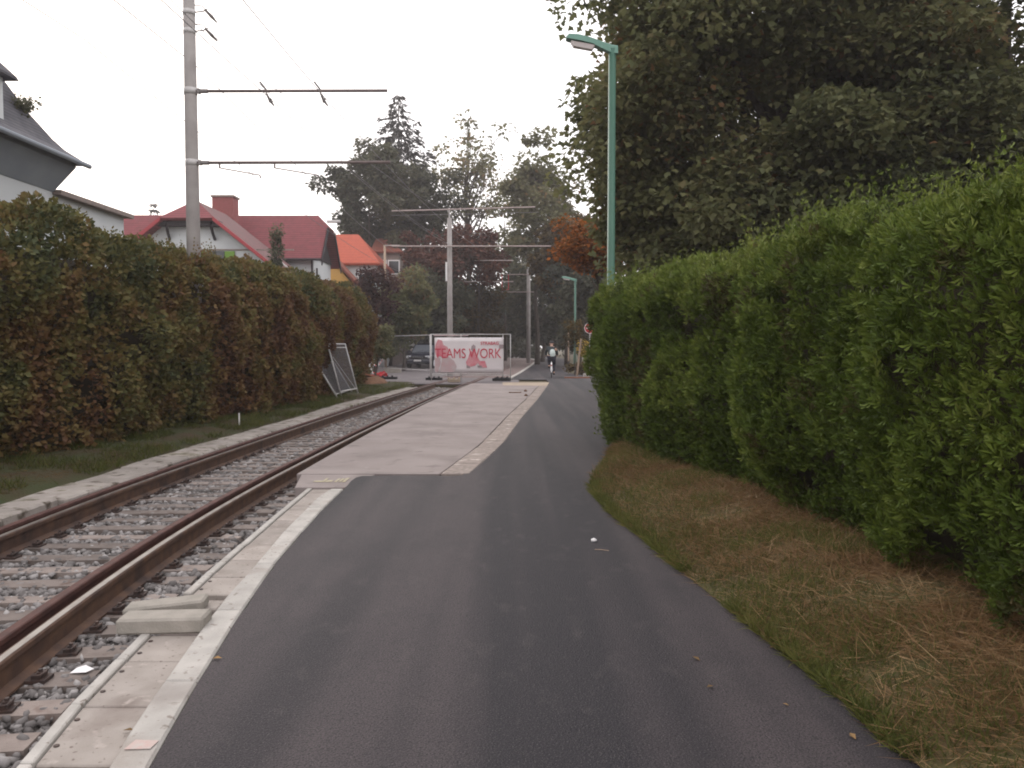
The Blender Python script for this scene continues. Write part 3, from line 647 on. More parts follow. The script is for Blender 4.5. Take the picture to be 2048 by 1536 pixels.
hedge('thuja_hedge', 'tall clipped green thuja hedge along the right of the path', 'hedge', lambda y: hedge_x(y)+.02, -1, 1.3,
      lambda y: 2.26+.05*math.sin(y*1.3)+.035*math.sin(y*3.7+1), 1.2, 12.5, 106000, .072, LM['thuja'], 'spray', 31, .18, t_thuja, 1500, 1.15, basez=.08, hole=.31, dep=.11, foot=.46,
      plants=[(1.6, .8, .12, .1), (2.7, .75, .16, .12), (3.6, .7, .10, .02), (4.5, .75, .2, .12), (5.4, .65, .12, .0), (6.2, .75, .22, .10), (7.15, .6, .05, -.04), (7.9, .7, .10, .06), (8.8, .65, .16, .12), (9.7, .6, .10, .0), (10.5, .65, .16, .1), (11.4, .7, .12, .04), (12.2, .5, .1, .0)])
lh_x = curve_of([Vector((-6.9, 3, 0)), Vector((-6.75, 7, 0)), Vector((-6.34, 10, 0)), Vector((-5.90, 15, 0)), Vector((-5.45, 20, 0)), Vector((-5.55, 22.5, 0)), Vector((-5.85, 25, 0)), Vector((-5.8, 30, 0)), Vector((-6.0, 33, 0))])
def lh_h(y): return float(np.interp(y, [3, 8, 10, 11.5, 12.6, 14, 15.5, 17, 20, 24, 28, 33], [2.85, 2.9, 2.98, 3.12, 3.05, 3.1, 3.1, 3.15, 3.2, 3.3, 3.4, 3.4]))+.10*math.sin(y*1.7+.5)+.08*math.sin(y*4.1)+.06*math.sin(y*9.3)
def t_beech(P, n, H):
    a = vnoise(P*np.array([.8, .55, .7])+4, 41); b = vnoise(P*1.9+8, 42); c = vnoise(P*4.5, 43)
    t = .50+.45*(a-.5)+.50*(b-.5)+.25*(c-.5)+.06*rng.normal(size=n)
    t += .10*np.clip((P[:, 1]-11)/8, -1, .8)-.14*np.clip((P[:, 2]-H+.8)/.8, 0, 1)
    return np.clip(t, .0, 1)
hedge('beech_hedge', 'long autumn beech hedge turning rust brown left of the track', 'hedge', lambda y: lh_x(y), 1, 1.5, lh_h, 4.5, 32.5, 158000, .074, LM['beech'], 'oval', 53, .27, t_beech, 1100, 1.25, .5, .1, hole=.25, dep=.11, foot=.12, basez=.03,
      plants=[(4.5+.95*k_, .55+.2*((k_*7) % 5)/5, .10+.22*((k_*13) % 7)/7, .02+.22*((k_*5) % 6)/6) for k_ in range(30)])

# ------------------------------------------------------------------ grasses
def grass(name, label, n, xf, zf, length, lm, lie, tb=.5, yb=(3, 12), seed=0, mask=None, shape='blade'):
    y = rng.uniform(yb[0], yb[1], n) if not callable(yb) else yb(n)
    t = rng.random(n); x = np.array([xf(a, b) for a, b in zip(t, y)]); z = np.array([zf(a, b) for a, b in zip(t, y)])
    P = np.stack([x, y, z], 1); nz = vnoise(P*np.array([2.4, 2.4, 0])+seed, 61+seed)
    keep = np.ones(n, bool) if mask is None else mask(nz, t, y)
    P = P[keep]; m = len(P)
    D = unit(np.stack([rng.normal(size=m)*lie, rng.normal(size=m)*lie, np.abs(rng.normal(size=m)*.35)+(1-lie*.75)], 1))
    S = length*(.5+.9*rng.random(m)); T = tb+.2*rng.normal(size=m)+.5*(nz[keep]-.5)
    o = leaves(name, P, D, rnd_dirs(m)+np.array([0, 0, .6])*(lie > .8), S, T, shape, lm)
    return tag(o, label, 'grass', kind='stuff')
vz = lambda t, y: -.015+.02+.20*min(1, t*1.6)
vx = lambda t, y: redge(y)-.03+t*(max(hedge_x(min(y, 12))+.35, redge(y)+.45)-redge(y))
yb = lambda n: np.concatenate([rng.uniform(2.2, 6, n//2), rng.uniform(6, 11.3, n-n//2)])
grass('verge_grass', 'short green grass tufts along the asphalt edge below the thuja hedge', 62000, vx, vz, .06, LM['grass'], .5, .45, yb, 1, lambda nz, t, y: (rng.random(len(nz)) < np.clip(1.25-1.7*t, .12, 1)*np.clip(nz*2.0, .45, 1)) | ((y > 8.4) & (nz > .25)) | (nz > .62))
grass('dry_grass', 'brown mown hay lying on the verge below the thuja hedge', 62000, vx, lambda t, y: vz(t, y)+.02*random.random(), .115, LM['hay'], 1.3, .42, yb, 2, lambda nz, t, y: (rng.random(len(nz)) < np.clip(1.6-1.9*nz, .35, 1)*np.clip(.25+t*2.2, .25, 1)), 'straw')
grass('edge_grass', 'ragged olive grass fringe hanging over the asphalt edge', 9000, lambda t, y: redge(y)+.10*t**1.3-.03, lambda t, y: .005, .085, LM['grass'], .8, .55, lambda n: rng.uniform(2.3, 9.3, n), 3, lambda nz, t, y: nz > .33)
lvx = lambda t, y: old_l(y)+.02-t*(old_l(y)-lh_x(y)+.25)
grass('track_side_grass', 'green grass strip between beech hedge and old concrete strip', 34000, lvx, lambda t, y: -.04+.12*min(1, t*.8), .11, LM['grass'], .5, .32, lambda n: 6+26*rng.random(n)**1.4, 4, lambda nz, t, y: (nz > .34) & (y > 11-3*nz) | (nz > .6))
grass('leaf_litter', 'fallen brown beech leaves scattered under the left hedge', 7000, lvx, lambda t, y: .02+.05*min(1, t), .07, LM['olive'], 1.4, .5, lambda n: 6+18*rng.random(n)**1.6, 5, lambda nz, t, y: rng.random(len(nz)) < .4+.6*(y < 11))

# ------------------------------------------------------------------ trees, right side
def tree_pts(spec):
    return np.concatenate([clumps_ellipsoid(*s) for s in spec])
Y0 = 17.5
c1 = A(1560, 215, Y0); C = np.concatenate([clumps_ellipsoid((c1.x, Y0, c1.z), (4.1, 3.6, 5.0), 150, 3, .5, -1, .2),
     clumps_ellipsoid((A(1600, 60, Y0).x, Y0-1.2, A(1600, 60, Y0).z), (3.0, 1.6, 2.2), 56, 6, .2),
     clumps_ellipsoid((A(1310, 420, Y0).x, Y0, A(1310, 420, Y0).z), (.75, 1.2, 1.3), 22, 7, .2),
     clumps_ellipsoid((A(1300, 250, Y0).x, Y0-.3, A(1300, 230, Y0).z), (1.25, 1.5, 2.5), 32, 4, .3), clumps_ellipsoid((A(1490, 430, Y0).x, Y0-1, A(1400, 430, Y0).z), (2.0, 1.6, 1.1), 34, 5, .3)])
broadleaf('maple_tree', 'huge dark olive maple rising behind the thuja hedge beside the green lamp', (c1.x, Y0, -.05), C, 450, .90, .145, LM['maple'], (c1.x+.3, Y0, c1.z+3.5), .32, 'maple', (.42, .17), .34, .35, seed=3, nl=34)
c2 = A(2010, 240, 16.5); C = np.concatenate([clumps_ellipsoid((c2.x, 16.5, c2.z-.6), (3.4, 3.2, 4.3), 110, 13, .5, -1, .2), clumps_ellipsoid((A(1830, 400, 16).x, 16, A(1830, 400, 16).z), (2.2, 1.6, 1.3), 36, 14, .3)])
broadleaf('maple_tree', 'darker maple crown at the right picture edge behind the hedge', (c2.x, 16.5, -.05), C, 460, .88, .140, LM['maple'], (c2.x, 16.5, c2.z+3), .3, 'maple', (.36, .15), .3, .35, seed=8, nl=26)
c3 = A(1190, 486, 27); C = np.concatenate([clumps_ellipsoid((c3.x, 27, c3.z), (1.45, 1.2, .85), 32, 23, .4)])
broadleaf('rowan_tree', 'small orange autumn tree behind the green lamp post', (c3.x+.5, 27, -.05), C, 230, .5, .13, LM['orange'], (c3.x, 27, c3.z+.4), .09, 'oval', (.78, .2), .5, .5, seed=23, nl=14)
for i, (px, py, Y, rx, rz, nC, lab, lmn, pr, sz) in enumerate([
    (1330, 400, 30, 2.0, 2.8, 50, 'dark tree between the orange tree and the big maple', 'maple', 300, .17),
    (1185, 580, 58, 3.0, 4.0, 44, 'dark low tree behind the far green lamp', 'dark', 230, .28),
    (1570, 520, 27, 4.6, 2.6, 64, 'shaded shrubby tree filling the gap under the maple', 'dark', 230, .3),
    (1085, 590, 78, 4.2, 4.6, 56, 'dark tree overhanging the bend of the far road', 'dark', 220, .42),
    (1135, 520, 62, 3.0, 3.6, 50, 'olive brown tree right of the road bend', 'olive', 220, .36),
    (1880, 420, 24, 6.0, 4.6, 70, 'deep green tree behind the right maple crown', 'dark', 220, .3)]):
    c = A(px, py, Y); C = clumps_ellipsoid((c.x, Y, c.z), (rx, rx*.8, rz), nC, 60+i, .4)
    broadleaf('broadleaf_tree', lab, (c.x, Y, -.05), C, pr, rx*.26+.15, sz, LM[lmn], (c.x, Y, c.z+rz*.5), .2, 'oval', (.45, .18), .3, .3, seed=60+i, nl=18, group='trees beyond the thuja hedge')

# ------------------------------------------------------------------ trees in the middle distance
def spruce(label, base, h, r, n, size, seed, name='spruce_tree', lm='spruce', lowest=.12, group=None):
    t = empty(name, base, 0, label, 'tree', group); g = np.random.default_rng(seed)
    lev = int(h*1.35); P = []; D = []; N = []; S = []
    mb = MB()
    for L_ in range(lev):
        f = lowest+(1-lowest)*(L_/lev)**.92; z = h*f; rad = r*(1-f)**.74*(.8+.4*g.random())
        nb = 6+int(3*(1-f)*2)
        for b in range(nb):
            a = 6.283*(b+g.random()*.7)/nb; rr = rad*(.75+.45*g.random()); m = max(5, int(n*rr/(lev*nb*r*.42)))
            q = g.random(m)**.7; dro = -.32*rr*q**1.2+.12*rr*np.maximum(0, q-.75)*3
            w_ = (g.random(m)-.5)*.55*rr*(1-q*.55)
            ca, sa = math.cos(a), math.sin(a)
            P.append(np.stack([ca*q*rr-sa*w_, sa*q*rr+ca*w_, z+dro+g.normal(size=m)*.08], 1))
            D.append(np.stack([ca+g.normal(size=m)*.45, sa+g.normal(size=m)*.45, -.35+g.normal(size=m)*.25], 1)); N.append(np.stack([g.normal(size=m)*.35, g.normal(size=m)*.35, np.ones(m)], 1)); S.append(size*(.6+.7*g.random(m))*(.55+.45*(1-f)))
            mb.tube([(0, 0, z), (ca*rr*.5, sa*rr*.5, z-.1*rr), (ca*rr*.95, sa*rr*.95, z-.3*rr)], [.05*(1-f)+.012, .03*(1-f)+.01, .006], 4, False)
    P = np.concatenate(P); leaves('crown', P, np.concatenate(D), np.concatenate(N), np.concatenate(S), .45+.2*g.normal(size=len(P)), 'needle', LM[lm], t)
    mb.tube([(0, 0, 0), (0, 0, h*.5), (0, 0, h*.99)], [.022*h*.6, .012*h*.6, .02], 7); mb.build('trunk', M['bark'], t, True)
    return t
b = A(800, 693, 75); tp = A(800, 187, 75)
spruce('tall dark spruce with pointed top behind the orange roof', (b.x, 75, -.05), tp.z+.4, 8.4, 15000, .8, 5)
b = A(313, 693, 95); tp = A(313, 398, 95); spruce('small far spruce poking up left of the red gabled house', (b.x, 95, -.05), tp.z, 3.6, 7000, .8, 6)
b = A(558, 693, 36); tp = A(557, 450, 36)
C = np.array([(b.x+random.uniform(-.1, .1), 36+random.uniform(-.1, .1), z) for z in np.linspace(.8, tp.z-.25, 26)])
broadleaf('cypress_tree', 'slim upright green cypress in front of the red roof', (b.x, 36, -.05), C, 130, .3, .13, LM['dark'], (b.x, 36, tp.z-.4), .06, 'oval', (.6, .15), .2, .6, seed=71, nl=4, flat=1.1)
MID = [  # px, py, Y, rx, rz, clumps, per, clump r, leaf, material, label, name
 (742, 405, 68, 3.7, 4.6, 58, 240, 1.05, .34, 'dark', 'dense dark tree left of the tall spruce', 'broadleaf_tree'),
 (850, 420, 72, 3.0, 4.0, 34, 200, 1.0, .34, 'dark', 'dark leafy tree right below the tall spruce', 'broadleaf_tree'),
 (935, 360, 78, 4.4, 6.8, 60, 42, 1.15, .40, 'light', 'thin airy tree with sky showing through its branches', 'birch_tree'),
 (1075, 405, 66, 3.6, 5.0, 52, 170, 1.1, .36, 'light', 'pale green tree left of the big maple', 'broadleaf_tree'),
 (1010, 470, 84, 3.0, 5.5, 34, 90, 1.1, .42, 'light', 'loose greenish tree behind the far mast arms', 'broadleaf_tree'),
 (955, 520, 64, 2.6, 2.8, 34, 210, .85, .30, 'red', 'dark red leaved tree right of the concrete mast', 'red_maple_tree'),
 (868, 520, 60, 2.6, 2.0, 34, 210, .85, .30, 'red', 'red brown leaved tree left of the concrete mast', 'red_maple_tree'),
 (748, 600, 46, 1.3, 2.0, 34, 120, .55, .20, 'purple', 'purple leaved small tree behind the beech hedge end', 'plum_tree'),
 (806, 622, 50, 1.6, 2.5, 36, 230, .7, .25, 'maple', 'green shrub tree above the parked dark car', 'shrub'),
 (868, 605, 58, 2.4, 3.0, 40, 230, .8, .28, 'dark', 'dark green shrub tree left of the concrete mast', 'shrub'),
 (935, 630, 66, 2.6, 2.6, 40, 220, .8, .30, 'olive', 'brown green shrub right of the concrete mast', 'shrub'),
 (1000, 640, 88, 3.6, 3.2, 40, 210, 1.0, .40, 'dark', 'dark shrub beneath the far mast arms', 'shrub'),
 (1105, 650, 96, 4.5, 3.6, 44, 210, 1.2, .44, 'dark', 'black green shrub at the end of the road bend', 'shrub'),
 (1022, 686, 104, 3.6, 2.0, 30, 210, 1.0, .40, 'dark', 'low shrub closing the gap left of the road bend', 'shrub'),
 (1160, 660, 62, 1.6, 1.9, 30, 220, .6, .26, 'dark', 'dark shrub right of the cyclist on the verge', 'shrub'),
 (752, 690, 36, .75, .8, 18, 200, .33, .12, 'light', 'yellow green bush beside the leaning fence panels', 'bush'),
 (780, 665, 62, 2.2, 2.0, 30, 200, .8, .28, 'dark', 'dark bush behind the left site fence', 'bush'),
]
for i, (px, py, Y, rx, rz, nC, per, cr, sz, lmn, lab, nm) in enumerate(MID):
    c = A(px, py, Y); C = clumps_ellipsoid((c.x, Y, c.z), (rx, rx*.85, rz), nC, 100+i*3, .35 if nm != 'birch_tree' else .1, -1, .3)
    top = (c.x+random.uniform(-.4, .4), Y, c.z+rz*(.85 if nm == 'birch_tree' else .45))
    broadleaf(nm, lab, (c.x, Y, -.05), C, per, cr, sz, LM[lmn], top, .05*rx+.02, 'oval', (.5, .2), .35, .35, seed=100+i, nl=46 if nm == 'birch_tree' else 12, cat='tree' if 'tree' in nm else 'shrub', sub=4 if nm == 'birch_tree' else 2)
# far wood closing the view
P = []
for k in range(75):
    x = -22+90*random.random(); Y = random.uniform(120, 150); hh = random.uniform(6, 12.5)*(1 if x < -8 or x > 10 else .8)
    P.append(clumps_ellipsoid((x, Y, hh*.55), (3.2, 3.2, hh*.5), 12, 300+k, .4))
for k in range(46):
    x = -95+76*(k+random.random())/46; Y = random.uniform(128, 140); hh = random.uniform(18.5, 22.5)
    P.append(clumps_ellipsoid((x, Y, hh*.7), (2.6, 2.6, hh*.3), 26, 600+k, .3))
P = np.concatenate(P); o = crown('far_wood', P, 30, 1.3, .7, LM['dark'], 'oval', None, (.5, .2), .4, .1)
tag(o, 'distant dark wood closing the view behind houses and road', 'wood', kind='stuff')
# red creeper mass right by the site + young tree, yellow bush
c = A(1150, 668, 41); C = clumps_ellipsoid((c.x, 41, c.z), (.5, .4, .75), 14, 401, .3)
broadleaf('young_tree', 'thin young tree with sparse foliage beside the pale stake', (c.x, 41, -.05), C, 60, .32, .13, LM['olive'], (c.x, 41, c.z+.5), .03, 'oval', (.6, .2), .3, .6, seed=401, nl=8)
c = A(1174, 693, 40); C = clumps_ellipsoid((c.x, 40, c.z), (.42, .35, .55), 14, 402, .3)
broadleaf('yellow_bush', 'bright yellow leaved bush below the round red sign', (c.x, 40, -.05), C, 60, .22, .10, LM['yellow'], (c.x, 40, c.z+.2), .02, 'oval', (.5, .25), .3, .8, seed=402, nl=6, cat='bush')
c = A(1140, 735, 43); C = clumps_ellipsoid((c.x+.5, 43, .25), (1.0, .8, .3), 16, 403, .3)
broadleaf('low_weeds', 'low weeds on the far verge behind the pale stakes', (c.x+.5, 43, -.05), C, 80, .25, .12, LM['olive'], (c.x+.5, 43, .4), .02, 'oval', (.5, .25), .3, .8, seed=403, nl=6, cat='weeds')
# ------------------------------------------------------------------ catenary poles and wires
def local(mb, o): mb.v = [Vector(v)-Vector(o) for v in mb.v]; return mb
PY = 15.7; pb = A(394, 855, PY); px_ = pb.x
pole = empty('catenary_pole', (px_, PY, -.06), 0, 'tall pale concrete overhead line pole standing in the beech hedge', 'pole')
MB().tube([(0, 0, 0), (0, 0, 4.5), (0, 0, 10.6)], [.148, .128, .100], 16).build('shaft', M['concpole'], pole, True)
for yy_, xe in ((183, 775), (326, 781)):
    z = A(400, yy_, PY).z+.06; L_ = A(xe, yy_, PY).x-px_
    a = MB().tube([(.10, -.02, z), (L_, -.02, z+.01)], .030, 10).build('cross_arm', M['armsteel'], pole, True)
    MB().tube([(0, 0, z-.06), (0, 0, z+.06)], .128, 16).build('clamp', M['steel'], a, True)
    MB().box((.17, -.02, z), (.05, .09, .09)).tube([(.2, -.02, z), (.34, -.02, z)], .042, 8).build('arm_socket', M['insul'], a)
zl = A(400, 326, PY).z+.06
for x0, x1 in ((440, 520), (550, 636)):
    xa, xb = A(x0, 335, PY).x-px_, A(x1, 340, PY).x-px_
    MB().tube([(xa, -.02, zl-.03), (xa, -.02, zl-.11)], .018, 6).tube([(xa, -.02, zl-.10), (xb, -.02, zl-.24)], .012, 6).tube([(xb, -.02, zl-.24), (xb+.02, -.02, zl-.30)], .014, 6).build('steady_arm', M['armsteel'], pole)
zu = A(400, 183, PY).z+.06; WX = [A(533, 183, PY).x, A(641, 183, PY).x]
for xw in WX:
    x = xw-px_; i_ = MB().tube([(x-.1, -.10, zu+.16), (x, -.02, zu+.03)], .02, 6).tube([(x, -.02, zu-.03), (x+.05, .05, zu-.16), (x+.12, .1, zu-.25)], [.018, .03, .015], 8)
    i_.disc((x+.05, .05, zu-.13), .04, (0, 0, 1), .02, 10).disc((x+.06, .06, zu-.18), .04, (0, 0, 1), .02, 10).build('insulator', M['insul'], pole)
for zz, s in ((A(400, 50, PY).z, 1), (A(400, 12, PY).z, 1)):
    MB().tube([(.1, 0, zz-.06), (.28, 0, zz-.04), (.34, .05, zz+.02)], .014, 6).tube([(.1, 0, zz+.08), (.26, 0, zz+.06), (.32, 0, zz)], .010, 6).tube([(.30, 0, zz), (.40, .1, zz-.10), (.47, .2, zz-.18)], [.02, .035, .012], 8).build('wire_bracket', M['insul'], pole)
    MB().tube([(0, 0, zz-.12), (0, 0, zz-.02)], .118, 16).build('clamp', M['steel'], pole, True)

def wire(label, pts, r=.008):
    # slightly sagging spans between the given supports
    path = []
    for a, b in zip(pts[:-1], pts[1:]):
        a, b = Vector(a), Vector(b); n = 12; sag = .012*(b-a).length
        for k in range(n): t = k/n; path.append(a.lerp(b, t)-Vector((0, 0, sag*4*t*(1-t))))
    path.append(Vector(pts[-1])); o = Vector(pts[0])
    return tag(local(MB().tube(path, r, 5), o).build('overhead_wire', M['wire']), label, 'wire').__setattr__('location', o)

MAST = A(900, 693, 40)
fa_u, fa_l = A(930, 417, 40), A(930, 491, 40)
wire('left contact wire running under the upper arm towards the concrete mast', [(WX[0]+.2, -14, zu-.2), (WX[0]+.05, PY, zu-.18), (-2.9, 40, fa_l.z-.1)], .008)
wire('right contact wire running under the upper arm towards the concrete mast', [(WX[1]+.3, -14, zu-.2), (WX[1]+.1, PY, zu-.2), (-1.7, 40, fa_l.z-.1)], .008)
wire('carrier wire descending right of the concrete pole to the lower arm', [(WX[0]-.1, -14, zu+1.2), (px_+.5, 6, zu+.9), (WX[0]-.15, PY, zu+.1), (-3.4, 40, fa_l.z+.3)], .007)
wire('slack feeder wire leaving the pole top bracket', [(px_+.42, PY, A(400, 55, PY).z-.12), (-3.6, 40, fa_u.z)], .008)
wire('far left telephone wire crossing the sky above the slate roof', [(-8.9, -14, 7.9), (-8.5, 16, 7.6), (-8.6, 60, 7.2)], .010)
wire('second telephone wire passing behind the concrete pole', [(-6.9, -14, 7.9), (-6.65, 17, 7.4), (-6.5, 60, 7.1)], .010)
# concrete mast behind the banner with wide arms on both sides
mast = empty('catenary_pole', (MAST.x, 40, -.06), 0, 'weathered concrete mast standing behind the white banner', 'pole')
zt = A(900, 436, 40).z; MB().tube([(0, 0, 0), (.0, 0, zt*.5), (0, 0, zt+.06)], [.155, .135, .115], 12).build('shaft', M['concpole'], mast, True)
for nm, z0, xa, xb, zz in (('cross_arm', 0, 785, 1070, (A(900, 421, 40).z, A(900, 413, 40).z)), ('cross_arm', 0, 785, 1102, (A(900, 491, 40).z, A(900, 491, 40).z))):
    a, b = A(xa, 500, 40).x-MAST.x, A(xb, 500, 40).x-MAST.x
    MB().tube([(a, -.2, zz[0]), (b, -.2, zz[1])], .036, 8).build('cross_arm', M['pinksteel'], mast)
    MB().tube([(a, -.2, zz[0]-.22), (b+.2, -.2, zz[1]-.26)], .012, 5).build('span_wire', M['wire'], mast) if zz[0] > 8 else None
MB().tube([(0, -.05, zt), (0, -.2, zz[0]+1.9)], .04, 6).build('head_bracket', M['steel'], mast)
MB().tube([(-.16, -.05, A(900, 560, 40).z), (-.16, -.05, A(900, 522, 40).z)], .05, 6).build('conduit', M['white'], mast)
# further poles
def far_pole(px, ytop, Y, r, arms, label, m='concpole', am='pinksteel'):
    b = A(px, 693, Y); p = empty('catenary_pole', (b.x, Y, -.06), 0, label, 'pole', 'far poles along the curving track'); z = A(px, ytop, Y).z
    MB().tube([(0, 0, 0), (0, 0, z)], [r*1.15, r], 10).build('shaft', M[m], p, True)
    for y_, x0, x1 in arms:
        zz = A(px, y_, Y).z; MB().tube([(A(x0, y_, Y).x-b.x, -.2, zz), (A(x1, y_, Y).x-b.x, -.2, zz)], .038, 6).build('cross_arm', M[am], p)
    return p
far_pole(903, 505, 62, .14, [(520, 905, 1027), (562, 905, 1027)], 'far pole right behind the concrete mast with two red brown arms')
p = far_pole(1057, 536, 72, .17, [(548, 1000, 1058), (583, 1000, 1070)], 'concrete pole at the road bend left of the cyclist')
bx = A(1057, 693, 72).x
fr_ = MB()
for xx in (1004, 1017):
    fr_.tube([(A(xx, 560, 72).x-bx, -.2, A(xx, 548, 72).z), (A(xx, 560, 72).x-bx, -.2, A(xx, 578, 72).z)], .04, 5)
fr_.tube([(A(1004, 560, 72).x-bx, -.2, A(1004, 578, 72).z), (A(1017, 560, 72).x-bx, -.2, A(1017, 578, 72).z)], .04, 5).build('red_bracket', M['red'], p)
far_pole(771, 488, 52, .075, [(490, 771, 800)], 'thin wooden pole behind the beech hedge end', 'wood')

# ------------------------------------------------------------------ green street lamps
def street_lamp(label, px, ytop, Y, xhead, r, head_l, fine=True):
    b = A(px, 693, Y); t = empty('street_lamp', (b.x, Y, -.05), 0, label, 'street lamp', 'green lamps along the path'); z = A(px, ytop, Y).z+.05
    mb = MB().tube([(0, 0, 0), (0, 0, 1.0), (0, 0, 1.05), (0, 0, z)], [r*1.25, r*1.25, r, r*.92], 16).build('post', M['green'], t, True)
    # angular arm and lamp head pointing to the left, tilted up
    w2 = head_l*.11; fr = []
    secs = [(.09, -.02, .07, .085), (0, -.01, .07, .09), (-.20*head_l/.75, .05, .075, .08), (-.42*head_l/.75, .12, .11, .07), (-.70*head_l/.75, .17, .13, .075), (-.90*head_l/.75, .19, .12, .06), (-.96*head_l/.75, .17, .09, .02)]
    for x, dz, hw, hh in secs: fr.append((Vector((x, 0, z+dz)), hw*head_l/.75, hh*head_l/.75))
    vs = []
    for o, hw, hh in fr: vs += [o+Vector((0, -hw, -hh)), o+Vector((0, hw, -hh)), o+Vector((0, hw*.8, hh*.7)), o+Vector((0, hw*.35, hh)), o+Vector((0, -hw*.35, hh)), o+Vector((0, -hw*.8, hh*.7))]
    fs = [(i*6+k, i*6+(k+1) % 6, (i+1)*6+(k+1) % 6, (i+1)*6+k) for i in range(len(secs)-1) for k in range(6)]+[tuple(range(6)), tuple(range(len(vs)-6, len(vs)))]
    mm = MB(); mm.add(vs, fs); hd = mm.build('lamp_head', M['greenlt'], t)
    s = head_l/.75; mm = MB(); mm.add([(-.36*s, -.085*s, z+.055*s), (-.36*s, .085*s, z+.055*s), (-.86*s, .095*s, z+.14*s), (-.86*s, -.095*s, z+.14*s), (-.42*s, -.06*s, z-.03*s), (-.42*s, .06*s, z-.03*s), (-.80*s, .07*s, z+.04*s), (-.80*s, -.07*s, z+.04*s)],
                                  [(0, 1, 2, 3), (4, 7, 6, 5), (0, 4, 5, 1), (1, 5, 6, 2), (2, 6, 7, 3), (3, 7, 4, 0)])
    mm.build('diffuser', M['glassdiff'], hd)
    return t
street_lamp('tall green street lamp rising from the near end of the thuja hedge', 1221, 98, 13.3, 1140, .066, .60)
street_lamp('small far green lamp above the cyclist verge', 1150, 560, 52, 1136, .075, .7)
street_lamp('tiny distant lamp left of the road bend pole', 1010, 608, 84, 1000, .08, .8)

# ------------------------------------------------------------------ site fence, banner, feet
def fence_panel(label, a, b, h, z0=.05, name='site_fence_panel', posts=(), dens=.14, rtube=.021, lean=None, group=None, cat='fence'):
    """a, b: ground points of the two ends; lean: horizontal offset of the top edge"""
    a, b = Vector(a), Vector(b); lean = Vector(lean or (0, 0, 0)); up = lean+Vector((0, 0, h)); t = empty(name, a, 0, label, cat, group); d = b-a
    P = lambda u, v: Vector((0, 0, z0))+d*u+up*v
    fr = MB(); 
    for u in (0, 1): MB().tube([P(u, -.03), P(u, 1)], rtube, 8).build('post', M['steel'], t, True)
    for v in (.10, 1): MB().tube([P(0, v), P(1, v)], rtube*.9, 8).build('rail', M['steel'], t, True)
    for u in posts: MB().tube([P(u, -.03), P(u, 1)], rtube*.9, 8).build('post', M['steel'], t, True)
    me = MB(); n = int(d.length/dens)
    wr_ = .0028 if dens > .1 else .0042
    for k in range(1, n): me.tube([P(k/n, .10), P(k/n, 1)], wr_, 4, False)
    n = int(h/(.2 if dens > .1 else .05))
    for k in range(1, n): me.tube([P(0, .1+.9*k/n), P(1, .1+.9*k/n)], wr_, 4, False)
    w_ = me.build('wire_mesh', M['mesh'], t)
    return t
FA, FB = A(863, 765, FENCE_Y), A(1021, 762, FENCE_Y)
fence_panel('steel site fence panel carrying the white banner across the track', (FA.x, FENCE_Y, 0), (FB.x, FENCE_Y, 0), 1.98, posts=(.375,), group='steel site fence panels')
fl0, fl1 = A(768, 740, 46), A(862, 740, 41)
fence_panel('empty steel site fence panel in front of the dark car', (fl0.x, 46, 0), (fl1.x, 41, 0), 2.05, group='steel site fence panels')
fence_panel('second fence panel set behind the banner panel', (FA.x-.25, FENCE_Y+1.9, 0), (FB.x-.35, FENCE_Y+1.7, 0), 2.0, group='steel site fence panels')
# leaning panels
fence_panel('narrow wire mesh panel leaning upright against the hedge', G(683, 794), G(716, 787), 1.58, .0, 'leaning_mesh_panel', (), .055, .024, (-.42, .1, 0), 'mesh panels leaning on the hedge', 'fence panel')
fence_panel('second mesh panel slumped behind the upright one', G(675, 796), G(705, 786), 1.02, .0, 'leaning_mesh_panel', (), .055, .024, (-.62, .05, 0), 'mesh panels leaning on the hedge', 'fence panel')
for o in [x for x in bpy.data.objects if x.name.startswith('leaning_mesh_panel')]:
    ch = [c for c in o.children if c.name.startswith('post')]
# a crossbar and diagonal brace on the upright leaning panel
lpn = [x for x in bpy.data.objects if x.name == 'leaning_mesh_panel'][0]; d = G(716, 787)-G(683, 794); up = Vector((-.42, .1, 1.58))
MB().tube([up*.93, d+up*.93], .014, 6).build('crossbar', M['steel'], lpn); MB().tube([up*.75+d*.1, d*.9+up*.12], .010, 6).build('brace', M['steel'], lpn)

# banner: white sheet with red lettering and printed figures, hung on the site side of the fence
by = FENCE_Y-.045; bl, br = A(869, 672, by).x, A(1007, 672, by).x; bt, bb = A(900, 675, by).z, A(900, 746, by).z
ban = empty('advertising_banner', (bl, by, bb), 0, 'white advertising banner with red TEAMS WORK lettering on the site fence', 'banner')
W_, H_ = br-bl, bt-bb; mb = MB(); nx, nz = 24, 8; vs = []
for j in range(nz+1):
    for i in range(nx+1):
        u, v = i/nx, j/nz; vs.append((u*W_, .012*math.sin(u*19+v*2)*(1-abs(2*v-1))+.006*math.sin(v*9), v*H_))
mb.add(vs, [(j*(nx+1)+i, j*(nx+1)+i+1, (j+1)*(nx+1)+i+1, (j+1)*(nx+1)+i) for j in range(nz) for i in range(nx)])
sh = mb.build('sheet', M['banner'], ban, True); sm = sh.modifiers.new('thickness', 'SOLIDIFY'); sm.thickness = .002
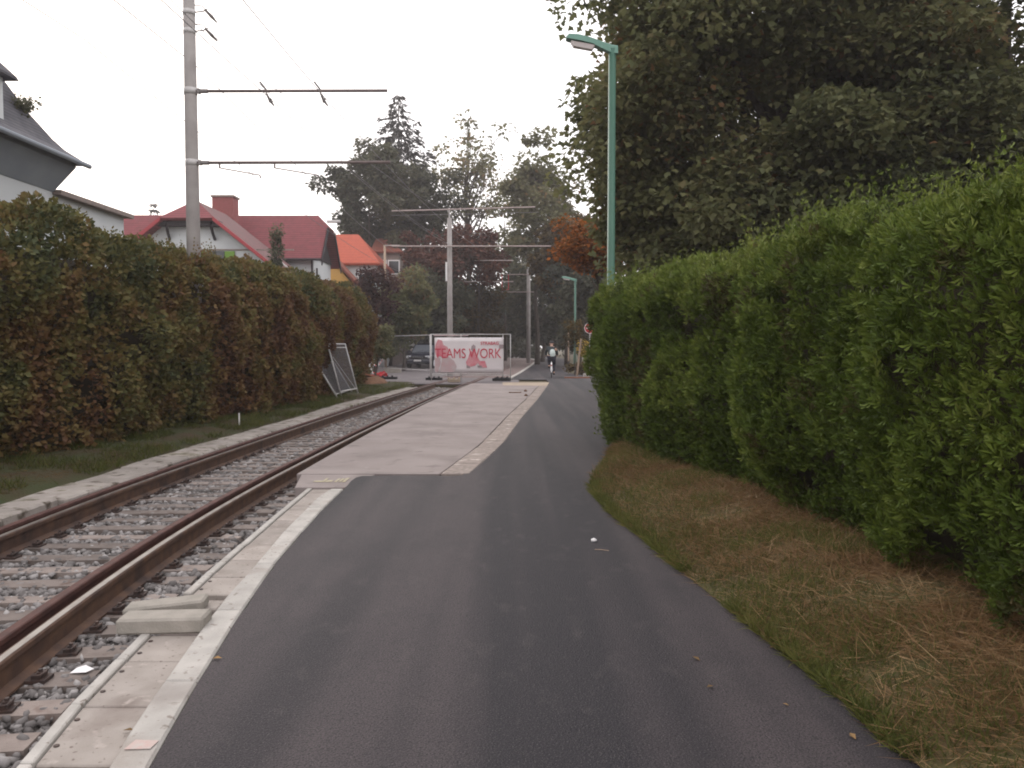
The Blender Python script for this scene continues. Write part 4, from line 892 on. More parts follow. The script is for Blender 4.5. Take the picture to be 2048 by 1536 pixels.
def lettering(text, x, z, size, m, width, off=0.0):
    c = bpy.data.curves.new('lettering', 'FONT'); c.body = text; c.size = size; c.extrude = .001; c.align_x = 'LEFT'
    o = bpy.data.objects.new('lettering', c); col.objects.link(o); c.materials.append(m); o.parent = ban
    c.offset = off
    bpy.context.view_layer.update(); wd = max(o.dimensions.x, .01)
    me = bpy.data.meshes.new_from_object(o.evaluated_get(bpy.context.evaluated_depsgraph_get())); bpy.data.objects.remove(o); bpy.data.curves.remove(c)
    me.materials.clear(); o = link_mesh('lettering', me, m, ban)
    o.location = (x, -.024, z); o.rotation_euler = (R(90), 0, 0); o.scale = (width/wd, 1, 1); return o
def bx_(px): return (px-869)/(1007-869)*W_
def bz_(py): return (746-py)/(746-675)*H_
lettering('TEAMS WORK', bx_(869.5), bz_(716), .60, M['bred'], bx_(1002)-bx_(869.5))
lt = lettering('STRABAG', bx_(961), bz_(689.5), .19, M['bred'], bx_(996)-bx_(960), .003)
def figure(name, pts, m, dy):
    mb = MB(); n = len(pts); mb.add([(bx_(x), dy, bz_(y)) for x, y in pts]+[(bx_(x), dy+.001, bz_(y)) for x, y in pts], [tuple(range(n)), tuple(range(2*n-1, n-1, -1))]+[(i, (i+1) % n, n+(i+1) % n, n+i) for i in range(n)])
    return mb.build(name, m, ban)
# left: crouching worker in red with pale trousers; right: kneeling worker, printed shapes only
figure('printed_figure', [(871, 690), (876, 679), (884, 681), (887, 690), (894, 693), (898, 700), (897, 712), (886, 716), (880, 712), (873, 714), (870, 702)], M['bpink'], -.0185)
figure('printed_figure', [(884, 716), (897, 713), (908, 722), (913, 733), (909, 744), (880, 744), (882, 730)], M['bpale'], -.0185)
figure('printed_figure', [(870, 716), (880, 716), (881, 726), (876, 743), (870, 743)], M['bpale'], -.019)
figure('printed_figure', [(943, 692), (947, 689), (951, 692), (951, 700), (946, 704), (942, 699)], M['bgrey'], -.0185)
figure('printed_figure', [(940, 703), (950, 702), (953, 710), (960, 722), (970, 722), (974, 735), (962, 735), (956, 726), (950, 731), (934, 735), (932, 724), (936, 716)], M['bpink'], -.0185)
figure('printed_figure', [(933, 730), (940, 733), (940, 736), (933, 736)], M['bgrey'], -.0195); figure('printed_figure', [(955, 731), (964, 731), (964, 735), (955, 735)], M['bgrey'], -.0195)
figure('printed_panel', [(998, 689), (1007, 689), (1007, 697), (998, 697)], M['bgrey'], -.0185)
for u in (0.02, .25, .5, .75, .98):
    MB().tube([(u*W_, -.01, H_-.03), (u*W_, .05, H_+.03)], .008, 5).build('cable_tie', M['black'], ban)
# second folded banner behind the top edge
mb = MB(); z0 = A(900, 672, by+.1).z
vs = []
for i in range(13):
    u = i/12; vs += [(u*1.5, .02*math.sin(u*14), 0), (u*1.5, .02*math.sin(u*14)+.01, .06+.03*math.sin(u*5+.6))]
mb.add(vs, [(2*i, 2*i+2, 2*i+3, 2*i+1) for i in range(12)]); fb = mb.build('folded_banner', M['bpale']); fb.location = (A(867, 672, by).x, FENCE_Y+.06, z0)
sm = fb.modifiers.new('thickness', 'SOLIDIFY'); sm.thickness = .004
tag(fb, 'faded pink folded tarpaulin showing above the banner top rail', 'tarpaulin')
# concrete / rubber feet of the fence
def foot(label, x, y, m, size=(.72, .24, .15), z=0):
    t = MB(); hx, hy, hz = size[0]/2, size[1]/2, size[2]
    t.prism([(-hx, -hy*.7), (-hx+.05, -hy), (hx-.05, -hy), (hx, -hy*.7), (hx, hy*.7), (hx-.05, hy), (-hx+.05, hy), (-hx, hy*.7)], 0, hz*.7)
    for s in (-.22, 0, .22): t.tube([(s, 0, hz*.7), (s, 0, hz)], .045, 8)
    o = t.build('fence_foot', m, bevel=.008); o.location = (x, y, z); return tag(o, label, 'fence foot', 'fence feet under the site fence')
foot('pale concrete fence foot between the rails', A(908, 765, 33.2).x, 33.2, M['sandy'], (.52, .3, .2), .0)
foot('black rubber fence foot at the right end of the banner panel', A(1003, 757, 34.3).x, 34.3, M['black'], (.8, .26, .16), .008)
foot('black rubber fence foot at the left end of the banner panel', A(868, 752, 35.6).x, 35.6, M['black'], (.75, .3, .16), -.012)
foot('dark rubber fence foot behind the right banner corner', A(1005, 745, 36.1).x, 36.1, M['black'], (.75, .26, .14), -.012)
foot('grey fence foot at the far left fence post', A(785, 738, 45.5).x, 45.5, M['block'], (1.0, .3, .32), -.012)
foot('dark fence foot left of the side street kerb', A(775, 757, 36.6).x, 36.6, M['black'], (.9, .35, .22), -.06)

# ------------------------------------------------------------------ small building-site things
bk = MB().box((0, 0, .045), (.45, .16, .085)).build('loose_kerb_block', M['block'], bevel=.012)
q = G(318, 1262, .0); bk.location = (q.x, q.y+.07, -.02); bk.rotation_euler = (0, 0, R(4)); tag(bk, 'front grey concrete block lying across the strip gap', 'concrete block', 'loose concrete blocks')
bk2 = MB().box((0, 0, .035), (.44, .15, .065)).build('loose_kerb_block', M['block'], bevel=.012)
q = G(322, 1222, .0); bk2.location = (q.x, q.y+.08, -.035); bk2.rotation_euler = (0, R(-4), R(9)); tag(bk2, 'rear tilted grey concrete block behind the front one', 'concrete block', 'loose concrete blocks')
q = G(420, 1205); o = MB().box((0, 0, 0), (.2, .16, .08)).build('broken_slab', M['slab'], bevel=.01); o.location = (q.x-.04, q.y+.03, -.06); tag(o, 'broken paving piece beside the loose blocks against the kerb', 'paving piece')
q = G(165, 1328, -.13); o = MB()
o.add([(-.08, -.05, 0), (.06, -.06, .012), (.08, .03, .004), (.0, .05, .03), (-.07, .04, .01)], [(0, 1, 3, 4), (1, 2, 3)]); o = o.build('paper_scrap', M['litter']); o.location = (q.x, q.y, -.165); o.scale = (.62, .62, .6)
tag(o, 'white plastic scrap lying on the ballast by the sleeper', 'litter')
q = G(1188, 1083); o = MB().tube([(-.02, 0, .004), (0, .002, .008), (.022, -.002, .004)], [.012, .017, .008], 7).build('paper_ball', M['litter'], smooth=True); o.location = (q.x, q.y, .004); tag(o, 'small white pebble of paper on the dark asphalt', 'litter')
q = G(1203, 1100); o = MB().tube([(-.05, 0, .004), (0, -.012, .006), (.05, -.035, .004)], .003, 5).build('twig', M['wood']); o.location = q; tag(o, 'thin dry stalk on the asphalt below the white paper', 'twig')
lm_ = MB(); lm_.add([(0, -.028, 0), (.017, 0, .009), (0, .032, .002), (-.017, 0, .009)], [(0, 1, 2), (0, 2, 3)]); lme = lm_.mesh('fallen_leaf'); lme.materials.append(M['leaflitter'])
for i, (x_, y_, lab) in enumerate([(258, 1455, 'dark shrivelled leaf on the paved strip near the kerb'), (1572, 1412, 'curled leaf low on the right of the asphalt'), (1393, 1320, 'small pale leaf in the middle right of the asphalt'), (1545, 1297, 'leaf right at the asphalt edge by the hay'), (434, 1319, 'pale leaf beside the kerb on the asphalt'),
      (1705, 1475, 'dry leaf cluster at the lower right asphalt edge'), (1420, 1376, 'faint leaf near the lower right of the path'), (620, 1010, 'tiny leaf by the kerb close to the crossing')]):
    q = G(x_, y_); o = link_mesh('fallen_leaf', lme, None); o.location = (q.x, q.y, .006 if i else -.012); o.rotation_euler = (random.uniform(-.2, .2), random.uniform(-.2, .2), random.uniform(0, 6)); o.scale = [random.uniform(.45, .8)]*3
    tag(o, lab, 'leaf', 'fallen leaves on the paving')
for i, (x_, y_, lab) in enumerate([(1030, 786, 'curved stick on the far concrete crossing'), (1051, 783, 'small clod beside the stick on the concrete crossing'), (1052, 792, 'second clod in front on the concrete crossing')]):
    q = G(x_, y_); o = (MB().tube([(-.2, .02, .02), (0, -.04, .02), (.2, .05, .02)], .014, 6) if i == 0 else MB().tube([(-.05, 0, .01), (0, .01, .03), (.05, 0, .01)], [.02, .045, .015], 7)).build(['stick', 'clod', 'clod'][i], M['dirt'], smooth=True); o.location = q; tag(o, lab, ['stick', 'clod', 'clod'][i])
q = G(489, 850); o = MB().tube([(0, 0, 0), (.0, 0, .28)], .014, 6).box((0, 0, .22), (.02, .02, .09)).build('marker_stake', M['white']); o.location = (q.x-.1, q.y, -.05); tag(o, 'short white marker stake in the grass strip beside the track', 'stake')
# earth heap, boards, tape at the hedge end
q = A(745, 760, 33); mb = MB(); vs = []; N_ = 14
for j in range(N_+1):
    for i in range(N_+1):
        u, v = i/N_*2-1, j/N_*2-1; r2 = u*u+v*v; vs.append((u*.75, v*1.3, max(0, (1-r2))**.8*.42+.05*math.sin(i*2.1+j*1.7)*max(0, 1-r2)-.03))
mb.add(vs, [(j*(N_+1)+i, j*(N_+1)+i+1, (j+1)*(N_+1)+i+1, (j+1)*(N_+1)+i) for j in range(N_) for i in range(N_)])
o = mb.build('earth_heap', M['dirt'], smooth=True); o.location = (A(742, 760, 31.5).x, 31.5, -.05); tag(o, 'reddish earth heap at the end of the beech hedge', 'earth heap')
for i, (xa, ya, xb, yb_, Y, th, lab) in enumerate([(712, 744, 746, 753, 30.5, .05, 'red brown board lying on the earth heap'), (742, 776, 765, 773, 31.0, .04, 'pale narrow board on the grass by the earth heap')]):
    a, b = A(xa, ya, Y), A(xb, yb_, Y+.8); d = (b-a); o = MB().box((0, 0, 0), (d.length, .22, th)).build('board', M['redwood'] if i == 0 else M['wood']); o.location = (a+b)/2; o.rotation_euler = d.to_track_quat('X', 'Z').to_euler(); tag(o, lab, 'board', 'boards by the earth heap')
a, b = A(730, 708, 33.5), A(746, 748, 33.5); o = MB().tube([(0, 0, 0), b-a], .028, 6).build('barrier_stake', M['white']); o.location = a
MB().tube([(b-a)*.02, (b-a)*.3], .03, 6).build('red_band', M['red'], o); tag(o, 'slanting red and white stake by the earth heap', 'stake')
a, b = A(737, 700, 34), A(737, 738, 34); o = MB().tube([(0, 0, 0), b-a+Vector((0, 0, -.5))], .018, 6).build('barrier_stake', M['wood']); o.location = a; tag(o, 'thin upright stake holding the barrier tape', 'stake')
a, b = A(739, 720, 34), A(766, 717, 45.8); root = empty('barrier_tape', a, 0, 'red and white barrier tape tied between stake and fence post', 'barrier tape'); n = 12
for k in range(n):
    p0 = (b-a)*(k/n); p1 = (b-a)*((k+1)/n); s0, s1 = [-.35*4*t*(1-t) for t in (k/n, (k+1)/n)]
    MB().add([p0+Vector((0, 0, s0)), p1+Vector((0, 0, s1)), p1+Vector((0, 0, s1+.09)), p0+Vector((0, 0, s0+.09)), p0+Vector((0, .004, s0)), p1+Vector((0, .004, s1)), p1+Vector((0, .004, s1+.09)), p0+Vector((0, .004, s0+.09))],
             [(0, 1, 2, 3), (7, 6, 5, 4), (0, 4, 5, 1), (2, 6, 7, 3), (1, 5, 6, 2), (0, 3, 7, 4)]).build('tape_stripe', M['red' if k % 2 == 0 else 'white'], root)
mb = MB()
for k in range(9): a_ = random.uniform(0, 6); mb.tube([(random.uniform(-.5, .5), random.uniform(-.3, .3), .02), (random.uniform(-.4, .4), random.uniform(-.3, .3), random.uniform(.1, .3)), (random.uniform(-.5, .5), random.uniform(-.3, .3), .03)], .035, 5)
o = mb.build('tangled_tape', M['red']); o.location = (A(758, 742, 40).x, 40, -.02); tag(o, 'tangle of red barrier tape lying by the left fence post', 'barrier tape')
# right side: stakes, sign, blocks
for i, (xa, ya, xb, yb_, Y, r, lab) in enumerate([(1162, 678, 1154, 752, 38.5, .05, 'pale leaning timber stake on the far verge'), (1137, 665, 1137, 722, 52, .05, 'slim upright stake behind the cyclist verge')]):
    a, b = A(xa, ya, Y), A(xb, yb_, Y); o = MB().box((0, 0, 0), (r*1.8, r*1.8, (a-b).length), taper=.9).build('timber_stake', M['wood']); o.location = (a+b)/2; o.rotation_euler = (a-b).to_track_quat('Z', 'Y').to_euler(); tag(o, lab, 'stake', 'timber stakes on the far verge')
c = A(1180, 654, 39); sg = empty('road_sign', (c.x, 39, -.05), 0, 'round red road sign with white rim half hidden by the hedge', 'road sign')
MB().tube([(0, .03, 0), (0, .03, c.z+.36)], .03, 8).build('post', M['steel'], sg)
MB().disc((0, 0, c.z), .28, (0, 1, 0), .006, 28).build('rim', M['white'], sg); MB().disc((0, -.006, c.z), .25, (0, 1, 0), .005, 28).build('face', M['red'], sg); MB().box((0, -.012, c.z), (.36, .004, .09)).build('bar', M['white'], sg)
c = A(1178, 748, 38); o = MB().box((0, 0, .1), (.75, .35, .2)).build('stone_block', M['kerb'], bevel=.02); o.location = (c.x+.1, 38, 0); tag(o, 'pale stone block at the hedge foot near the stakes', 'stone block')
c = A(1150, 752, 37.6); o = MB().box((0, 0, .02), (1.2, .16, .06)).build('plank', M['redwood']); o.location = (c.x+.1, 37.6, .0); tag(o, 'reddish plank lying across the path end behind the crossing', 'plank')

# ------------------------------------------------------------------ parked car (dark blue off-roader, nose to the camera)
def car(loc, rz):
    t = empty('parked_car', loc, rz, 'dark blue off-roader parked nose on behind the site fence', 'car')
    # sections along the length (front at -y): (y, [half-width, z] ring points)
    S = [(-2.22, .62, .45, .70, .78, .72), (-2.12, .84, .36, .80, .88, .80), (-1.7, .90, .30, .90, .98, .84), (-1.0, .92, .28, .96, 1.06, .86), (-.72, .92, .28, .98, 1.10, .86), (0, .93, .28, 1.0, 1.12, .88), (1.2, .93, .28, 1.0, 1.12, .88), (2.0, .91, .32, 1.0, 1.12, .86), (2.2, .84, .42, .98, 1.08, .80)]
    mb = MB(); vs = []
    for y, w_, z0, z1, z2, wt in S:
        vs += [Vector((x, y, z)) for x, z in [(-w_*.9, z0), (-w_, z0+.12), (-w_, z1-.12), (-w_*.985, z1), (-wt, z2), (-wt*.5, z2+.025), (0, z2+.035), (wt*.5, z2+.025), (wt, z2), (w_*.985, z1), (w_, z1-.12), (w_, z0+.12), (w_*.9, z0)]]
    n = 13; mb.add(vs, [(i*n+k, i*n+(k+1) % n, (i+1)*n+(k+1) % n, (i+1)*n+k) for i in range(len(S)-1) for k in range(n)]+[tuple(range(n)), tuple(range(len(vs)-n, len(vs)))])
    body = mb.build('body', M['carpaint'], t, True)
    # cabin
    mb = MB(); b0, b1 = [(-.84, -.74, 1.08), (.84, -.74, 1.08), (.86, 2.08, 1.08), (-.86, 2.08, 1.08)], [(-.66, -.12, 1.66), (.66, -.12, 1.66), (.68, 1.9, 1.68), (-.68, 1.9, 1.68)]
    mb.add(b0+b1, [(0, 1, 5, 4), (1, 2, 6, 5), (2, 3, 7, 6), (3, 0, 4, 7)]); mb.build('window_band', M['carglass'], t)
    rf = MB(); rf.add([(-.70, -.16, 1.65), (.70, -.16, 1.65), (.72, 1.94, 1.67), (-.72, 1.94, 1.67), (-.55, -.02, 1.72), (.55, -.02, 1.72), (.57, 1.8, 1.74), (-.57, 1.8, 1.74)], [(3, 2, 1, 0), (4, 5, 6, 7), (0, 1, 5, 4), (1, 2, 6, 5), (2, 3, 7, 6), (3, 0, 4, 7)]); roof = rf.build('roof', M['carpaint'], t)
    for s in (-1, 1):
        MB().tube([(s*.62, .1, 1.74), (s*.62, .2, 1.80), (s*.63, 1.6, 1.81), (s*.63, 1.7, 1.75)], .02, 6).build('roof_rail', M['chrome'], roof)
        MB().tube([(s*.845, -.75, 1.08), (s*.67, -.13, 1.67)], .035, 6).build('pillar', M['carpaint'], t)
        for yb_ in (.75, 2.05): MB().tube([(s*.862, yb_, 1.08), (s*.685, min(yb_, 1.9), 1.68)], .04, 6).build('pillar', M['carpaint'], t)
        m_ = MB().tube([(s*.86, -.5, 1.10), (s*1.0, -.52, 1.14)], .03, 6); m_.box((s*1.06, -.52, 1.17), (.2, .12, .16)).build('wing_mirror', M['carpaint'], t, bevel=.03)
        h = MB().box((s*.66, -2.13, .80), (.34, .16, .17)).build('headlight', M['lampglass'], t, bevel=.03); MB().disc((s*.66, -2.215, .80), .06, (0, 1, 0), .02, 12).build('bulb', M['chrome'], h)
        MB().disc((s*.62, -2.2, .50), .07, (0, 1, 0), .06, 12).build('fog_light', M['lampglass'], t)
        for yw in (-1.38, 1.35):
            w_ = MB().tube([(s*.70, yw, .36), (s*.74, yw, .36), (s*.92, yw, .36), (s*.95, yw, .36)], [.30, .36, .36, .31], 22).build('wheel', M['black'], t, True); MB().disc((s*.952, yw, .36), .22, (1, 0, 0), .02, 16).build('rim', M['silver'], w_)
            MB().tube([(s*.955, yw-.44, .36), (s*.955, yw-.36, .66), (s*.955, yw, .80), (s*.955, yw+.36, .66), (s*.955, yw+.44, .36)], .05, 6).build('wheel_arch', M['black'], t)
        MB().box((s*.935, .35, .9), (.02, .16, .03)).build('door_handle', M['chrome'], t)
    g = MB().box((0, -2.235, .80), (.80, .05, .17)).build('grille', M['black'], t, bevel=.02)
    for k in range(3): MB().box((0, -2.265, .745+.055*k), (.76, .015, .018)).build('grille_bar', M['chrome'], g)
    MB().box((0, -2.25, .49), (1.6, .14, .26)).build('bumper', M['carpaint'], t, bevel=.06); MB().box((0, -2.29, .37), (1.0, .08, .12)).build('lower_intake', M['black'], t)
    MB().box((0, -2.335, .56), (.52, .012, .115)).build('number_plate', M['white'], t)
    for s in (-.25, .25): MB().tube([(s-.2, -.79, 1.115), (s+.25, -.60, 1.26)], .012, 5).build('wiper', M['black'], t)
    return t
cc = A(843, 735, 55); car((A(846, 735, 55).x, 56.5, -.02), R(-7))
c = A(826, 690, 60); o = MB().box((0, 0, 0), (.75, .03, .6)).build('notice_board', M['white']); MB().box((0, .04, -.9), (.06, .05, 1.6)).build('post', M['wood'], o); o.location = (A(823, 690, 60.5).x, 60.5, A(823, 690, 60.5).z); tag(o, 'white notice board showing left above the parked car', 'notice board')

# ------------------------------------------------------------------ cyclist riding away
def skinned(name, verts, edges, radii, m, parent, sub=2, root=0):
    me = bpy.data.meshes.new(name); bm = bmesh.new(); L_ = bm.verts.layers.skin.verify(); vv = []
    for i, (p, r) in enumerate(zip(verts, radii)):
        v = bm.verts.new(p); d = v[L_]; d.radius = r if isinstance(r, tuple) else (r, r); d.use_root = (i == root); vv.append(v)
    for a, b in edges: bm.edges.new((vv[a], vv[b]))
    bm.to_mesh(me); bm.free(); o = link_mesh(name, me, m, parent); o.modifiers.new('skin', 'SKIN').use_smooth_shade = True; s = o.modifiers.new('sub', 'SUBSURF'); s.levels = s.render_levels = sub
    return o
BX, BY = A(1103, 757, 38.6).x, 38.6
bike = empty('bicycle', (BX, BY, 0), R(-3), 'bicycle ridden away along the path seen from behind', 'bicycle')
for nm, yw in (('rear_wheel', -.52), ('front_wheel', .54)):
    n = 28; tw = MB().tube([(0, yw+.335*math.cos(6.2832*k/n), .345+.335*math.sin(6.2832*k/n)) for k in range(n+1)], .021, 8, False).build(nm, M['black'], bike, True)
    MB().tube([(0, yw+.305*math.cos(6.2832*k/n), .345+.305*math.sin(6.2832*k/n)) for k in range(n+1)], .012, 6, False).build('rim', M['silver'], tw)
    sp = MB()
    for k in range(14): a_ = 6.2832*k/14; sp.tube([(.02*(-1)**k, yw, .345), (0, yw+.30*math.cos(a_), .345+.30*math.sin(a_))], .0025, 4, False)
    sp.tube([(-.05, yw, .345), (.05, yw, .345)], .022, 8).build('spokes', M['silver'], tw)
fr = MB(); bbk, seat, head, rear, frontw = (0, -.08, .30), (0, -.22, .86), (0, .36, .86), (0, -.52, .345), (0, .54, .345)
for a_, b_ in ((bbk, seat), (seat, head), (bbk, (0, .38, .76))): fr.tube([a_, b_], .019, 8)
for s in (-.05, .05): fr.tube([bbk, (s, -.52, .345)], .011, 6); fr.tube([(0, -.2, .78), (s, -.52, .345)], .010, 6); fr.tube([(0, .39, .72), (s, .54, .345)], .013, 6)
fr.tube([(0, .39, .70), (0, .34, .98)], .018, 8); fr.build('frame', M['silver'], bike)
MB().tube([(-.31, .28, 1.02), (-.2, .33, 1.04), (0, .34, 1.0), (.2, .33, 1.04), (.31, .28, 1.02)], .014, 8).build('handlebar', M['black'], bike)
MB().tube([(0, -.36, .91), (0, -.26, .925), (0, -.1, .915)], [.085, .07, .025], 10).build('saddle', M['black'], bike, True); MB().tube([(0, -.22, .84), (0, -.24, .90)], .014, 6).build('seat_post', M['silver'], bike)
MB().tube([(0, -.52+.37*math.cos(a_), .345+.37*math.sin(a_)) for a_ in np.linspace(.5, 3.35, 12)], .032, 8).build('rear_mudguard', M['white'], bike)
ck = MB().tube([(-.07, -.08, .30), (.07, -.08, .30)], .018, 8); ck.tube([(.07, -.08, .30), (.08, -.06, .135)], .011, 6); ck.tube([(-.07, -.08, .30), (-.08, -.10, .465)], .011, 6); ck.box((.13, -.06, .13), (.10, .08, .02)); ck.box((-.13, -.10, .47), (.10, .08, .02)); ck.build('crank', M['black'], bike)
MB().disc((.055, -.08, .30), .09, (1, 0, 0), .006, 16).build('chainring', M['black'], bike); MB().box((0, -.93, .60), (.05, .03, .07)).build('rear_reflector', M['red'], bike)
rider = empty('person', (BX, BY, 0), R(-3), 'cyclist in dark clothes with pale bag on the back riding away', 'person')
hip, chest, neck, hd = Vector((0, -.24, .98)), Vector((0, .02, 1.36)), Vector((0, .12, 1.50)), Vector((0, .20, 1.64))
V = [hip, Vector((0, -.12, 1.15)), chest, neck, hd, hd+Vector((0, .03, .08))]; E = [(0, 1), (1, 2), (2, 3), (3, 4), (4, 5)]; RR = [(.155, .12), (.15, .11), (.17, .115), .058, (.085, .10), .07]
for s in (-1, 1):
    k = len(V); V += [Vector((s*.18, .06, 1.42)), Vector((s*.27, .14, 1.20)), Vector((s*.27, .29, 1.06)), Vector((s*.26, .33, 1.04))]; RR += [.065, .05, .038, .032]; E += [(2, k), (k, k+1), (k+1, k+2), (k+2, k+3)]
    k = len(V); kn = Vector((s*.12, .18, .62+(.12 if s < 0 else 0))); an = Vector((s*.11, -.10+(.02 if s > 0 else 0), .22 if s > 0 else .55)); V += [Vector((s*.10, -.22, .95)), kn, an, an+Vector((0, .14, -.06))]; RR += [.095, .068, .045, .035]; E += [(0, k), (k, k+1), (k+1, k+2), (k+2, k+3)]
skinned('body', V, E, RR, M['skin'], rider)
jv = [hip+Vector((0, .02, .03)), V[1], chest, neck+Vector((0, -.02, -.03))]; je = [(0, 1), (1, 2), (2, 3)]; jr = [(.18, .145), (.18, .14), (.20, .145), .085]
for s in (-1, 1): k = len(jv); jv += [Vector((s*.18, .06, 1.42)), Vector((s*.27, .14, 1.20)), Vector((s*.27, .28, 1.07))]; jr += [.085, .068, .052]; je += [(2, k), (k, k+1), (k+1, k+2)]
skinned('jacket', jv, je, jr, M['jacket'], rider)
tv = [hip]; te = []; tr = [(.18, .15)]
for s in (-1, 1):
    k = len(tv); kn = Vector((s*.12, .18, .62+(.12 if s < 0 else 0))); an = Vector((s*.11, -.09, .27 if s > 0 else .59)); tv += [Vector((s*.10, -.21, .94)), kn, an]; tr += [.12, .088, .062]; te += [(0, k), (k, k+1), (k+1, k+2)]
    MB().box((s*.12, -.03, .17 if s > 0 else .50), (.10, .27, .08)).build('shoe', M['black'], rider, bevel=.03)
    # gripping hands: palm and five fingers curled round the bar
    hx = s*.26; hm = MB().box((hx, .31, 1.05), (.085, .075, .03))
    for f in range(4): fx_ = hx+(f-1.5)*.021; hm.tube([(fx_, .335, 1.055), (fx_, .372, 1.045), (fx_, .365, 1.01), (fx_, .335, 1.005)], [.011, .0105, .009, .008], 6)
    hm.tube([(hx-s*.045, .30, 1.045), (hx-s*.06, .325, 1.02), (hx-s*.05, .35, 1.005)], [.013, .011, .009], 6); hm.build('hand', M['skin'], rider, True)
skinned('trousers', tv, te, tr, M['trouser'], rider)
bm_ = MB(); n = 10; vs = []
for j, (t_, w_, d_) in enumerate([(0, .08, .05), (.12, .125, .09), (.45, .135, .11), (.75, .115, .09), (.88, .06, .04)]):
    p = Vector((.03, -.30, 1.02)).lerp(Vector((.03, -.09, 1.40)), t_)
    for k in range(n): a_ = 6.2832*k/n; vs.append(p+Vector((w_*math.cos(a_), d_*math.sin(a_)*.85-.05, -d_*math.sin(a_)*.45)))
bm_.add(vs, [(j*n+k, j*n+(k+1) % n, (j+1)*n+(k+1) % n, (j+1)*n+k) for j in range(4) for k in range(n)]+[tuple(range(n)), tuple(range(4*n, 5*n))])
bp = bm_.build('shoulder_bag', M['backpack'], None, True); bp.location = (BX, BY, 0); tag(bp, 'pale green white bag carried on the cyclist back', 'bag')
hv = []; 
for j in range(7):
    ph = -.15+j*(math.pi/2+.15)/6
    for k in range(14): a_ = 6.2832*k/14; hv.append(hd+Vector((.098*math.cos(ph)*math.cos(a_), .118*math.cos(ph)*math.sin(a_)-.012, .045+.105*math.sin(ph))))
hm = MB(); hm.add(hv, [(j*14+k, j*14+(k+1) % 14, (j+1)*14+(k+1) % 14, (j+1)*14+k) for j in range(6) for k in range(14)]); hm.build('hair', M['hair'], rider, True)
fm = MB().tube([hd+Vector((0, .10, .0)), hd+Vector((0, .125, -.02))], [.012, .016], 6)
for s in (-1, 1): fm.tube([hd+Vector((s*.088, 0, .03)), hd+Vector((s*.094, 0, -.03))], [.016, .012], 6); fm.disc(hd+Vector((s*.035, .10, .03)), .011, (0, 1, 0), .008, 8)
fm.box(hd+Vector((0, .098, -.045)), (.045, .012, .012)).build('face_features', M['skin'], rider)

# ------------------------------------------------------------------ house with slate roof, far left
hl = empty('slate_roof_house', (-15, 12, 0), 0, 'white house with steep dark slate roof at the left edge', 'house'); ho = Vector((-15, 12, 0))
local(MB().prism([(-22, 5), (-11.6, 5), (-11.6, 20.1), (-22, 20.1)], -.06, 5.42), ho).build('wall', M['wallwhite'], hl)
def ring(x0, x1, y0, y1, z): return [(x0, y0, z), (x1, y0, z), (x1, y1, z), (x0, y1, z)]
def loft(rings, cap=True):
    mb = MB(); vs = sum(rings, []); n = 4
    mb.add(vs, [(j*n+k, j*n+(k+1) % n, (j+1)*n+(k+1) % n, (j+1)*n+k) for j in range(len(rings)-1) for k in range(n)]+([tuple(range(4)), tuple(range(len(vs)-4, len(vs)))] if cap else [])); return mb
local(loft([ring(-22.02, -11.58, 4.9, 20.12, 5.40), ring(-22.3, -11.25, 4.6, 20.2, 5.8), ring(-22.5, -11.05, 4.4, 20.22, 6.02), ring(-22.5, -11.05, 4.4, 20.22, 6.10)]), ho).build('cornice', M['wallgrey'], hl)
prof = [(0, 6.10), (.0, 6.16), (.36, 6.42), (.55, 6.64), (.92, 7.2), (1.5, 8.3), (2.4, 10.1), (3.4, 12.0)]
local(loft([ring(-22.7+d, -10.86-d, 4.2+d, 20.4-d, z) for d, z in prof]), ho).build('roof', M['slate'], hl)
local(MB().tube([(-10.82, 4.2, 6.1), (-10.82, 20.45, 6.1)], .06, 8), ho).build('gutter', M['wallgrey'], hl)
dm = local(MB().prism([(-14, 15.6), (-11.34, 15.6), (-11.34, 17.85), (-14, 17.85)], 6.45, 7.5), ho).build('dormer', M['wallwhite'], hl)
local(loft([ring(-14.2, -11.12, 15.3, 18.1, 7.48), ring(-14.2, -11.15, 15.35, 18.05, 7.56), ring(-14.1, -11.9, 16.0, 17.4, 8.4), ring(-14.0, -12.6, 16.5, 16.9, 9.1)]), ho).build('dormer_roof', M['slate'], dm)
local(MB().box((-11.33, 16.7, 6.98), (.04, 1.0, .9)), ho).build('dormer_window', M['glass'], dm); local(MB().box((-11.30, 16.7, 6.98), (.03, .06, .9)), ho).build('window_bar', M['white'], dm)
an = local(MB().prism([(-16, 20.12), (-11.62, 20.12), (-11.62, 23.8), (-16, 23.8)], -.06, 5.36), ho).build('annex_wall', M['wallwhite'], hl)
cp = local(MB().add([(-16.1, 20.14, 5.5), (-11.4, 20.14, 5.34), (-11.4, 24.0, 5.34), (-16.1, 24.0, 5.5), (-16.1, 20.14, 5.62), (-11.4, 20.14, 5.46), (-11.4, 24, 5.46), (-16.1, 24, 5.62)], [(3, 2, 1, 0), (4, 5, 6, 7), (0, 1, 5, 4), (1, 2, 6, 5), (2, 3, 7, 6), (3, 0, 4, 7)]), ho).build('coping', M['coping'], an)
for yw in (9.0, 12.5, 16.0):
    f = local(MB().box((-11.58, yw, 3.4), (.06, 1.1, 1.4)), ho).build('window', M['white'], hl); local(MB().box((-11.54, yw, 3.4), (.04, .9, 1.2)), ho).build('pane', M['glass'], f)
